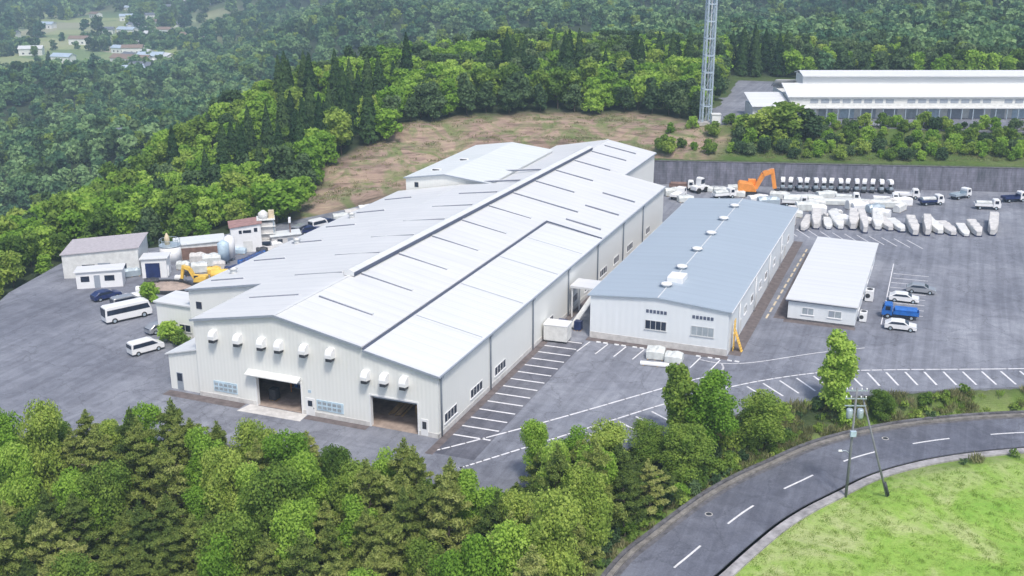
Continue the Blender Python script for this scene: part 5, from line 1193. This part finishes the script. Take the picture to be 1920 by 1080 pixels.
for (x, y), z in zip(near_pts, height(*np.array(near_pts).T)):
    u, v, q = pix(x, y, float(z) + 5)
    if u < -90 or u > 1330 or v > 1230 or q < 20: continue
    cand.append((x, y, float(z), u))
cand.sort(key=lambda c: c[0] * math.cos(YAW) + c[1] * math.sin(YAW))
def mark(u):
    for lim, nm in ((120, 'far left of the minivan'), (250, 'straight below the minivan'), (345, 'below the factory side shed'), (400, 'below the left factory corner'), (465, 'below the left notice board'), (565, 'below the left open door'), (660, 'below the second notice board'), (700, 'below the factory roof step'), (785, 'below the right open door'), (845, 'below the right factory corner'), (960, 'below the asphalt corner'), (1080, 'below the painted bay ends'), (1240, 'below the middle of the drive line')):
        if u < lim: return nm
    return 'close above the road'
GP_, GO, GS = 'pines of the foreground wood', 'dark broadleaved trees of the foreground wood', 'bright broadleaved trees of the foreground wood'
for (x, y, z, u) in cand:
    k = rnd.random(); proto, H = (rnd.choice(pines) if k < .66 else rnd.choice(oaks) if k < .82 else rnd.choice(springs))
    h = rnd.uniform(7.5, 12.5) + (3 if dlot(x, y) < 9 else 0); lim = vtop_lim(u) + rnd.choice((-8, 0, 8, 20, 38)) + rnd.uniform(-8, 8)
    while pix(x, y, z + h)[1] < lim and h > 2.0: h -= .25
    if h < 2.4: continue
    s = h / H; w_ = (.45 + .5 * s) * rnd.uniform(.8, 1.05) * (1.1 if k < .66 else .92)
    vt = pix(x, y, z + h)[1] - vtop_lim(u); row = 'back row' if vt < 45 else 'second row' if vt < 110 else 'middle rows' if vt < 190 else 'lowest rows'
    lb = ('olive green pine' if k < .66 else 'dark leafy tree' if k < .82 else 'bright leafy tree') + ' of the foreground wood, ' + row + ', ' + mark(u)
    place(proto, x, y, z - .2, w_, lb, 'pine tree' if k < .66 else 'tree', GP_ if k < .66 else GO if k < .82 else GS, sz=s)
# shrubs on the bank between lot and road and on the wall-top slope
X = rng.uniform(-42, 48, 6000); Y = rng.uniform(84, 162, 6000); dl = segdist(LOT, X, Y) * np.where(inside(LOT, X, Y), -1, 1)
sp_ = spaced(X, Y, (dl > .8) & (dl < 14) & (segdist(RCL, X, Y, False) > 6.3) & ~inside(LAWN, X, Y), 1.6)
for (x, y), z in zip(sp_, height(*np.array(sp_).T)):
    u, v, q = pix(x, y, float(z))
    if not (1000 < u < 1960): continue
    if u > 1450 and rnd.random() < .25: continue
    k_ = rnd.randrange(3); p, H = shrubs[k_]; s = rnd.uniform(.4, 1.0) * (.8 if u > 1450 else 1)
    place(p, x, y, float(z) - .15, s, ('mid green', 'dark green', 'bright green')[k_] + ' shrub on the bank ' + ('right of the utility pole' if u > 1600 else 'between the slim tree and the utility pole' if u > 1530 else 'left of the slim tree' if u > 1400 else 'under the broad olive trees' if u > 1250 else 'at the lot corner'), 'shrub', 'shrubs on the bank above the road')
for (u, v, r_, lb, z0) in ((320, 642, 1.25, 'loose pale green bush at the left corner of the factory side shed', 0), (282, 566, 1.1, 'pale green bush beside the parked minibus', 0), (825, 735, 0, '', 0)):
    if r_: x, y = gp(u, v, z0); place(shrubs[2][0], x, y, 0, r_, lb, 'bush'); 
x, y = gp(340, 648); place(shrubs[0][0], x, y, 0, .8, 'small green bush touching the factory side shed', 'bush')
X = rng.uniform(-62, 95, 4000); Y = rng.uniform(238, 305, 4000); wd = Y - 235.7 - (X + 59.9) * .2877
ok = (wd > 4.5) & (wd < 21) & (rng.random(4000) < np.where(X < -47, .12, .97))
sp_ = spaced(X, Y, ok, 1.9)
for (x, y), z in zip(sp_, height(*np.array(sp_).T)):
    k_ = rnd.randrange(3); p, H = shrubs[k_]; u = pix(x, y, 8)[0]
    place(p, x, y, float(z) - .1, rnd.uniform(.6, 1.5), ('mid green', 'dark green', 'bright green')[k_] + ' shrub above the retaining wall, ' + ('left of the lattice mast' if u < 1310 else 'between mast and big round tree' if u < 1400 else 'left half of the big round tree' if u < 1465 else 'right half of the big round tree' if u < 1540 else 'above the middle of the machine row' if u < 1590 else 'above the end of the machine row' if u < 1650 else 'above the white trucks' if u < 1780 else 'near the right end of the wall'), 'shrub', 'shrubs above the retaining wall')

# mid-distance wood on the spur and behind the cut slope
mo = [broad_proto('hillside_tree', 9, 3.3, 1500, .40, LEAF_OAK, 140 + i, 13, .1) for i in range(3)]
ms = [broad_proto('hillside_tree', 8, 3.1, 1500, .38, LEAF_SPRING, 150 + i, 12, .1) for i in range(3)]
md = [broad_proto('evergreen_tree', 9, 3.0, 1500, .38, LEAF_DARK, 160 + i, 13, .05) for i in range(2)]
def cedar_proto(i, H=14, Rr=2.1, n=1700): tm, _ = trunk_mesh(H * .9, .2, None, 200 + i, .01, 0); return (tree_proto('cedar_tree', cedar_mesh(H, Rr * 1.12, n, .42, LEAF_CEDAR, i), tm), H)
ce = [cedar_proto(i) for i in range(3)]
tree_to(1462, 262, 192, 6, mo[0], 'large round bright green tree in front of the upper works building', sx=1.7)
tree_to(1425, 265, 205, 6, mo[1], 'olive green tree left of the large round one below the upper works building', sx=1.5)
tree_to(1515, 262, 205, 6, md[0], 'dark green tree right of the large round one below the upper works building', sx=1.5)
tree_to(1395, 258, 215, 6, mo[2], 'small tree at the left end of the clump below the upper works building', sx=1.4)
tree_to(520, 420, 342, -1, ms[1], 'vivid yellow-green round tree at the foot of the cut slope', sx=1.45)
tree_to(725, 265, 205, 6, ms[2], 'bright yellow-green tree at the upper left end of the bare cut slope', sx=1.3)
counts = {'o': 0, 's': 0, 'd': 0, 'c': 0}; rest = []
CE_CL = [(*gp(455, 335, -2), 8), (*gp(515, 315, 0), 10), (*gp(580, 285, 2), 11), (*gp(640, 245, 5), 10), (*gp(705, 205, 8), 10), (*gp(560, 235, 2), 7), (-120, 300, 8), (-104, 304, 9), (-84, 322, 8), (-60, 350, 8)]
N = 30000; a = rng.uniform(-R(30), R(29), N); D = np.sqrt(rng.uniform(150 ** 2, 395 ** 2, N)); X = D * np.sin(a - YAW); Y = D * np.cos(a - YAW)
dl = segdist(LOT, X, Y) * np.where(inside(LOT, X, Y), -1, 1)
ok = (Y > 110) & (dl > 1.6) & ~inside(CUT, X, Y) & ~inside(TERR, X, Y) & ~((X > -55) & (Y < 330))
pts = spaced(X, Y, ok, 4.1); cand = sorted((math.hypot(x, y), x, y) for x, y in pts)
def crest(x, y):
    u = pix(x, y, 0)[0]; return np.interp(u, [0, 120, 240, 360, 480, 600, 680, 760], [285, 290, 300, 315, 333, 342, 350, 400])
cand = [c for c in cand if c[0] < crest(c[1], c[2])]; pts = [(c[1], c[2]) for c in cand]
zs = height(np.array([c[1] for c in cand]), np.array([c[2] for c in cand]))
def mark2(u):
    for lim, nm in ((0, 'beyond the left end of the yard'), (238, 'above the far left of the yard'), (300, 'above the pink-roofed warehouse'), (360, 'above the white round tank'), (415, 'above the low shed'), (480, 'above the red-roofed hut'), (560, 'above the parked dark cars'), (640, 'above the cut slope foot'), (720, 'above the factory roof edge'), (800, 'above the rear warehouse corner'), (900, 'above the rear warehouse roof'), (1000, 'above the rear warehouse right end'), (1100, 'above the factory ridge end'), (1200, 'above the rear bay of the factory'), (1310, 'left of the lattice mast'), (1400, 'right of the lattice mast'), (1550, 'behind the upper works building left half')):
        if u < lim: return nm
    return 'behind the upper works building right half'
rows = {}
for (D, x, y), z in zip(cand, zs):
    u, v, q = pix(x, y, float(z) + 4)
    if u < -60 or u > 1980 or v < -20: continue
    cl = max([math.exp(-(((x - a) ** 2 + (y - b) ** 2) / (c * c))) for a, b, c in CE_CL]); k = rnd.random()
    spur = x < -118 or y > 300
    if k < cl * 1.25: t = 'c'
    elif x > -125 and y < 290 and 700 < u < 1340: t = rnd.choice('ddoosos' if D > 283 else 'dddoos')
    elif u > 1330: t = rnd.choice('ddoosdod')
    else: t = rnd.choice('sssssood')
    lim = {'c': 230, 'o': 90, 's': 205, 'd': 290}[t]
    if counts[t] >= lim: rest.append((x, y, float(z), t)); continue
    counts[t] += 1
    proto, H = rnd.choice({'c': ce, 'o': mo, 's': ms, 'd': md}[t])
    s = rnd.uniform(.72, 1.12) * (.85 if D < 215 else 1.0) * (.8 if dlot(x, y) < 10 else 1)
    lb, cat, gr = {'c': ('dark pointed cedar standing in the wood behind and left of the factory', 'cedar tree', 'cedars in the wood behind the factory'),
                   'o': ('mid green leafy tree in the wood on the hillside behind the yard', 'tree', 'mid green trees on the hillside'),
                   's': ('light yellow-green leafy tree in the wood on the hillside behind the yard', 'tree', 'light green trees on the hillside'),
                   'd': ('dark evergreen broadleaved tree in the wood on the hillside behind the yard', 'evergreen tree', 'dark evergreens on the hillside')}[t]
    rw_n = 'front edge' if D < 235 else 'lower middle' if D < 275 else 'upper middle' if D < 320 else 'skyline rows'
    lb = {'c': 'dark pointed cedar', 'o': 'mid green leafy tree', 's': 'light green leafy tree', 'd': 'dark evergreen tree'}[t] + ', ' + rw_n + ' of the wood, ' + mark2(u)
    place(proto, x, y, float(z) - .3, s, lb, cat, gr)
print('counts', counts, 'rest', len(rest))
for lst in (pines, oaks, springs, shrubs, mo, ms, md, ce):
    for p, H in lst:
        if p.name not in used: 
            for ch in list(p.children): bpy.data.objects.remove(ch)
            bpy.data.objects.remove(p)

# ------------------------------------------------------------------ scattered cover (one object each)
def scatter(name, pts, scl, protos, kind='stuff', tilt=0.0, label=None, cat=None):
    """points carrying scale and turn; geometry nodes put a plant on each"""
    me = bpy.data.meshes.new(name); n = len(pts); me.vertices.add(n); me.vertices.foreach_set('co', np.asarray(pts, float).ravel())
    a = me.attributes.new('sc', 'FLOAT', 'POINT'); a.data.foreach_set('value', np.asarray(scl, float))
    a = me.attributes.new('rot', 'FLOAT_VECTOR', 'POINT'); rv_ = np.zeros((n, 3)); rv_[:, 2] = rng.uniform(0, 6.28, n); rv_[:, 0] = rng.normal(0, tilt, n); a.data.foreach_set('vector', rv_.ravel())
    a = me.attributes.new('pick', 'INT', 'POINT'); a.data.foreach_set('value', rng.integers(0, len(protos), n).astype(np.int32))
    o = bpy.data.objects.new(name, me); C.objects.link(o)
    col = bpy.data.collections.new(name + '_kinds')
    for i, pm in enumerate(protos): po = bpy.data.objects.new('%s_kind_%02d' % (name, i), pm); col.objects.link(po)
    g = bpy.data.node_groups.new(name, 'GeometryNodeTree'); g.interface.new_socket('Geometry', in_out='INPUT', socket_type='NodeSocketGeometry'); g.interface.new_socket('Geometry', in_out='OUTPUT', socket_type='NodeSocketGeometry')
    gi = g.nodes.new('NodeGroupInput'); go = g.nodes.new('NodeGroupOutput'); ci = g.nodes.new('GeometryNodeCollectionInfo'); ci.inputs['Collection'].default_value = col; ci.inputs['Separate Children'].default_value = True; ci.inputs['Reset Children'].default_value = True
    ip = g.nodes.new('GeometryNodeInstanceOnPoints'); ip.inputs['Pick Instance'].default_value = True
    def at(nm, ty): q_ = g.nodes.new('GeometryNodeInputNamedAttribute'); q_.data_type = ty; q_.inputs['Name'].default_value = nm; return q_.outputs['Attribute']
    g.links.new(gi.outputs[0], ip.inputs['Points']); g.links.new(ci.outputs[0], ip.inputs['Instance']); g.links.new(at('pick', 'INT'), ip.inputs['Instance Index'])
    g.links.new(at('rot', 'FLOAT_VECTOR'), ip.inputs['Rotation']); g.links.new(at('sc', 'FLOAT'), ip.inputs['Scale']); g.links.new(ip.outputs[0], go.inputs[0])
    md_ = o.modifiers.new('scatter', 'NODES'); md_.node_group = g
    return tag(o, label, cat, kind=kind)
fo = [broad_crown(9, 3.6, 420, .75, LEAF_FAR, 300 + i, 9, .0, 'far_crown') for i in range(4)] + [broad_crown(8, 3.4, 420, .75, LEAF_OAK, 310, 9, .0, 'far_crown'), broad_crown(8, 3.8, 420, .75, LEAF_FAR, 312, 9, .0, 'far_crown'), broad_crown(9, 3.8, 420, .75, LEAF_DARK, 313, 9, .0, 'far_crown'), broad_crown(8, 3.6, 420, .75, LEAF_FAR, 314, 9, .0, 'far_crown')] + [cedar_mesh(9.5, 2.6, 420, .7, LEAF_CEDAR, 7)]
N = 110000; a = rng.uniform(-R(34), R(32), N); D = np.where(rng.random(N) < .55, np.sqrt(rng.uniform(285 ** 2, 1250 ** 2, N)), np.sqrt(rng.uniform(1250 ** 2, 2500 ** 2, N))); az = a - YAW; X = D * np.sin(az); Y = D * np.cos(az)
ok = ~inside(TERR, X, Y) & ~inside(LOT, X, Y) & ~inside(CUT, X, Y) & ((D > 330) | (X < -150))
vz = height(X, Y)
vil = inside(VIL, X, Y)
ok &= ~vil | (np.sin(X * .026 + 1) * np.cos(Y * .021) + .35 * np.sin(X * .09) > .30) | (rng.random(N) < .04)
X, Y, Z, D = X[ok], Y[ok], vz[ok], D[ok]
# thin to an even spacing on a grid
cell = np.where(D < 700, 6.0, np.where(D < 1250, 7.5, 13.0)); key = np.floor(X / cell).astype(int) * 100000 + np.floor(Y / cell).astype(int); _, ui = np.unique(key, return_index=True)
X, Y, Z, D = X[ui], Y[ui], Z[ui], D[ui]
near = np.array([p for p in pts]); keep = np.ones(len(X), bool)
for i in np.where(D < 400)[0]:
    if ((near - (X[i], Y[i])) ** 2).sum(1).min() < 20: keep[i] = False
X, Y, Z, D = X[keep], Y[keep], Z[keep], D[keep]
P3 = np.stack([X, Y, Z - .5], 1); sc_ = rng.uniform(.75, 1.2, len(X)) * np.where(D < 700, 1, np.where(D < 1250, 1.2, 2.1))
if rest: r_ = np.array([(q_[0], q_[1], q_[2] - .3) for q_ in rest]); scatter('hillside_woodland', r_, rng.uniform(.8, 1.1, len(rest)), [broad_crown(9, 3.3, 1300, .40, LEAF_OAK, 321, 13, .1), broad_crown(8, 3.1, 1300, .38, LEAF_SPRING, 322, 12, .1), broad_crown(8, 3.1, 1300, .38, LEAF_SPRING, 323, 12, .1), broad_crown(9, 3.0, 1300, .38, LEAF_DARK, 324, 13, .05)], label='leafy woodland on the far side of the spur', cat='woodland')
print('far trees', len(P3))
scatter('far_woodland', P3, sc_, fo, label='bluish green woodland covering the far hills', cat='woodland')
# understorey on the near wood floor and hillside
def tuft(n, h, wd, mat, seed, spread=.5):
    r0 = rng.uniform(-spread, spread, (n, 2)); hh = h * rng.uniform(.5, 1, n); pos = np.stack([r0[:, 0], r0[:, 1], hh * .5], 1); dirs = np.stack([r0[:, 0] * .6 + rng.normal(0, .15, n), r0[:, 1] * .6 + rng.normal(0, .15, n), np.ones(n)], 1)
    return card_mesh('tuft', pos, rng.normal(size=(n, 3)) * (1, 1, .3), hh * .5, mat, wd / h * 1.4, dirs=dirs)
N = 16000; X = rng.uniform(-125, 45, N); Y = rng.uniform(50, 160, N); dl = segdist(LOT, X, Y); ok = ~inside(LOT, X, Y) & (dl > .5) & ~inside(LAWN, X, Y) & (segdist(RCL, X, Y, False) > 5.6) & (dl < 40)
X, Y = X[ok], Y[ok]; scatter('undergrowth', np.stack([X, Y, height(X, Y)], 1), rng.uniform(.5, 1.25, len(X)), [broad_crown(1.1, .8, 110, .17, LEAF_OAK, 401, 5, 0, 'bush'), broad_crown(1.0, .8, 110, .17, LEAF_DARK, 402, 5, 0, 'bush'), tuft(70, 1.1, .12, LEAF_DRY, 1), tuft(60, .8, .12, GRASS, 2)], label='mixed undergrowth on the near banks', cat='undergrowth')
N = 18000; X = rng.uniform(-135, 95, N); Y = rng.uniform(175, 310, N); ok = (inside(CUT, X, Y) | (inside(TERR, X, Y) & (Y < 270 + .27 * (X + 20)) & (X > -50))) & ~inside(LOT, X, Y) & (segdist(LOT, X, Y) > 3.2)
pk = np.sin(X * .16 + 2 * np.sin(Y * .1)) * np.cos(Y * .19) + rng.normal(0, .8, N); ok &= (pk > -.25) | (X > -50)
X, Y = X[ok], Y[ok]; scatter('slope_cover', np.stack([X, Y, height(X, Y)], 1), rng.uniform(.4, 1.1, len(X)), [tuft(26, .5, .14, LEAF_DRY, 3 + q_, 1.0) for q_ in range(6)] + [tuft(20, .35, .14, LEAF_OAK, 4, .9)], label='dry grass and low brush on the cut slope', cat='ground cover')
N = 17000; X = rng.uniform(-20, 60, N); Y = rng.uniform(60, 140, N); ok = inside(LAWN, X, Y) & (segdist(RCL, X, Y, False) > 4.9); X, Y = X[ok], Y[ok]
scatter('grass', np.stack([X, Y, height(X, Y)], 1), rng.uniform(.35, .9, len(X)), [tuft(45, .20, .05, GRASS, 5, .45), tuft(45, .15, .05, GRASS, 6, .45)], label='mown grass on the near side of the road', cat='grass')

N = 5200; X = rng.uniform(-26, 8, N); Y = rng.uniform(100, 140, N); dl = segdist(LOT, X, Y); ok = ~inside(LOT, X, Y) & (dl > .4) & (dl < 9) & (segdist(RCL, X, Y, False) > 5.5) & (np.sin(X * .7 + Y * .4) + rng.normal(0, .6, N) > -.1)
X, Y = X[ok], Y[ok]; scatter('dry_reeds', np.stack([X, Y, height(X, Y)], 1), rng.uniform(.6, 1.3, len(X)), [tuft(60, 1.0, .09, LEAF_DRY, 31, .55), tuft(60, .7, .09, LEAF_DRY, 32, .55), tuft(50, .6, .1, GRASS, 33, .5)], label='straw coloured reeds and weeds on the bank', cat='reeds')
# ------------------------------------------------------------------ village in the valley
RF = [simple('slate_roof', (.16, .18, .22), .6, .2), simple('brown_roof', (.26, .19, .15), .7, .2), simple('light_blue_roof', (.45, .55, .66), .5, .1), ROOF_WHITE]
def house(x, y, sx, sy, h, rz, roof, label, cat='house', group=None, name='village_house'):
    z = zat(x, y); e = empty(name, (x, y, z), rz, label, cat, group); m = MB(); m.box(-sx / 2, sx / 2, -sy / 2, sy / 2, -1, h)
    m.prism([(-sy / 2, h), (0, h + sy * .22), (sy / 2, h)], -sx / 2, sx / 2, 'x'); m.build('wall', WHITE, e)
    m = MB(); o_ = .6; q = h + sy * .22 + .25
    slab(m, [(-sx / 2 - o_, -sy / 2 - o_, h - .05), (sx / 2 + o_, -sy / 2 - o_, h - .05), (sx / 2 + o_, 0, q), (-sx / 2 - o_, 0, q)], .25); slab(m, [(-sx / 2 - o_, 0, q), (sx / 2 + o_, 0, q), (sx / 2 + o_, sy / 2 + o_, h - .05), (-sx / 2 - o_, sy / 2 + o_, h - .05)], .25); m.build('roof', roof, e)
    for k in range(3): m = MB(); m.box(-sx * .35 + sx * .28 * k, -sx * .35 + sx * .28 * k + 1.6, -sy / 2 - .06, -sy / 2 - .003, 1.2, 2.6); m.build('window', GLASS, e)
    return e
VG = [(245, 110, 14, 9), (262, 118, 18, 10), (285, 112, 22, 12), (300, 120, 16, 9), (252, 128, 12, 9), (246, 72, 16, 9), (240, 36, 18, 10), (262, 40, 12, 8), (285, 32, 16, 9), (300, 45, 14, 9), (250, 52, 12, 8), (275, 58, 12, 8), (315, 24, 14, 9), (330, 38, 12, 8), (246, 22, 14, 9), (345, 18, 16, 9), (350, 68, 20, 8), (365, 84, 24, 9), (335, 84, 14, 9), (270, 22, 12, 9), (200, 60, 16, 9), (150, 80, 18, 10), (90, 50, 16, 10), (60, 100, 20, 10), (20, 70, 18, 10), (180, 30, 16, 9), (120, 115, 18, 10), (265, 96, 14, 9), (295, 84, 12, 8), (310, 60, 14, 9), (228, 96, 16, 9), (256, 84, 14, 9), (270, 132, 22, 12), (292, 128, 16, 10), (245, 140, 20, 12), (312, 112, 18, 10), (318, 126, 14, 9), (250, 98, 18, 10), (240, 62, 20, 10), (288, 70, 18, 9), (262, 52, 22, 10), (238, 118, 24, 12), (305, 134, 12, 8), (278, 104, 14, 9), (330, 52, 18, 9), (305, 18, 16, 9), (252, 12, 18, 9), (290, 8, 18, 9)]
for i, (u, v, a_, b_) in enumerate(VG):
    x, y = gp(u, v + 3, -60); k = i % 4; house(x, y, a_, b_, 5.0 if a_ < 18 else 6, rnd.uniform(-.5, .9), RF[k], 'distant %s in the valley village at the top left' % ('house with a slate roof', 'house with a brown roof', 'house with a light blue roof', 'house with a white roof')[k], group='%s houses of the far village' % ('slate roofed', 'brown roofed', 'blue roofed', 'white roofed')[k])
x, y = gp(400, 24, -55); house(x, y, 9, 9, 16, .3, ROOF_WHITE, 'tall narrow white building standing apart above the village', 'building', name='white_block')
x, y = gp(258, 292, -24); house(x, y, 12, 8, 5, .8, RF[2], 'white house with pale blue roof showing past the left end of the wooded spur')
x, y = gp(242, 272, -30); house(x, y, 10, 7, 5, .8, RF[0], 'dark roofed house just above the pale one beyond the wooded spur')

# ------------------------------------------------------------------ air
HX0, HX1, HY0, HY1, HZ0, HZ1 = -3300, 2300, -1000, 3300, float(GZ.min()) - 1, max(float(GZ.max()) + 15, 90)
m = MB(); m.box(HX0, HX1, HY0, HY1, HZ0, HZ1); hz = m.build('haze', bpy.data.materials.new('haze_air')); hm = hz.data.materials[0]; hm.use_nodes = True; hn = hm.node_tree; hn.nodes.clear()
pv_ = hn.nodes.new('ShaderNodeVolumePrincipled'); pv_.inputs['Color'].default_value = (.62, .82, 1.0, 1); pv_.inputs['Density'].default_value = .00040; pv_.inputs['Anisotropy'].default_value = .1
oo = hn.nodes.new('ShaderNodeOutputMaterial'); hn.links.new(pv_.outputs[0], oo.inputs['Volume']); tag(hz, 'pale blue air softening the far hills', 'haze', kind='stuff')
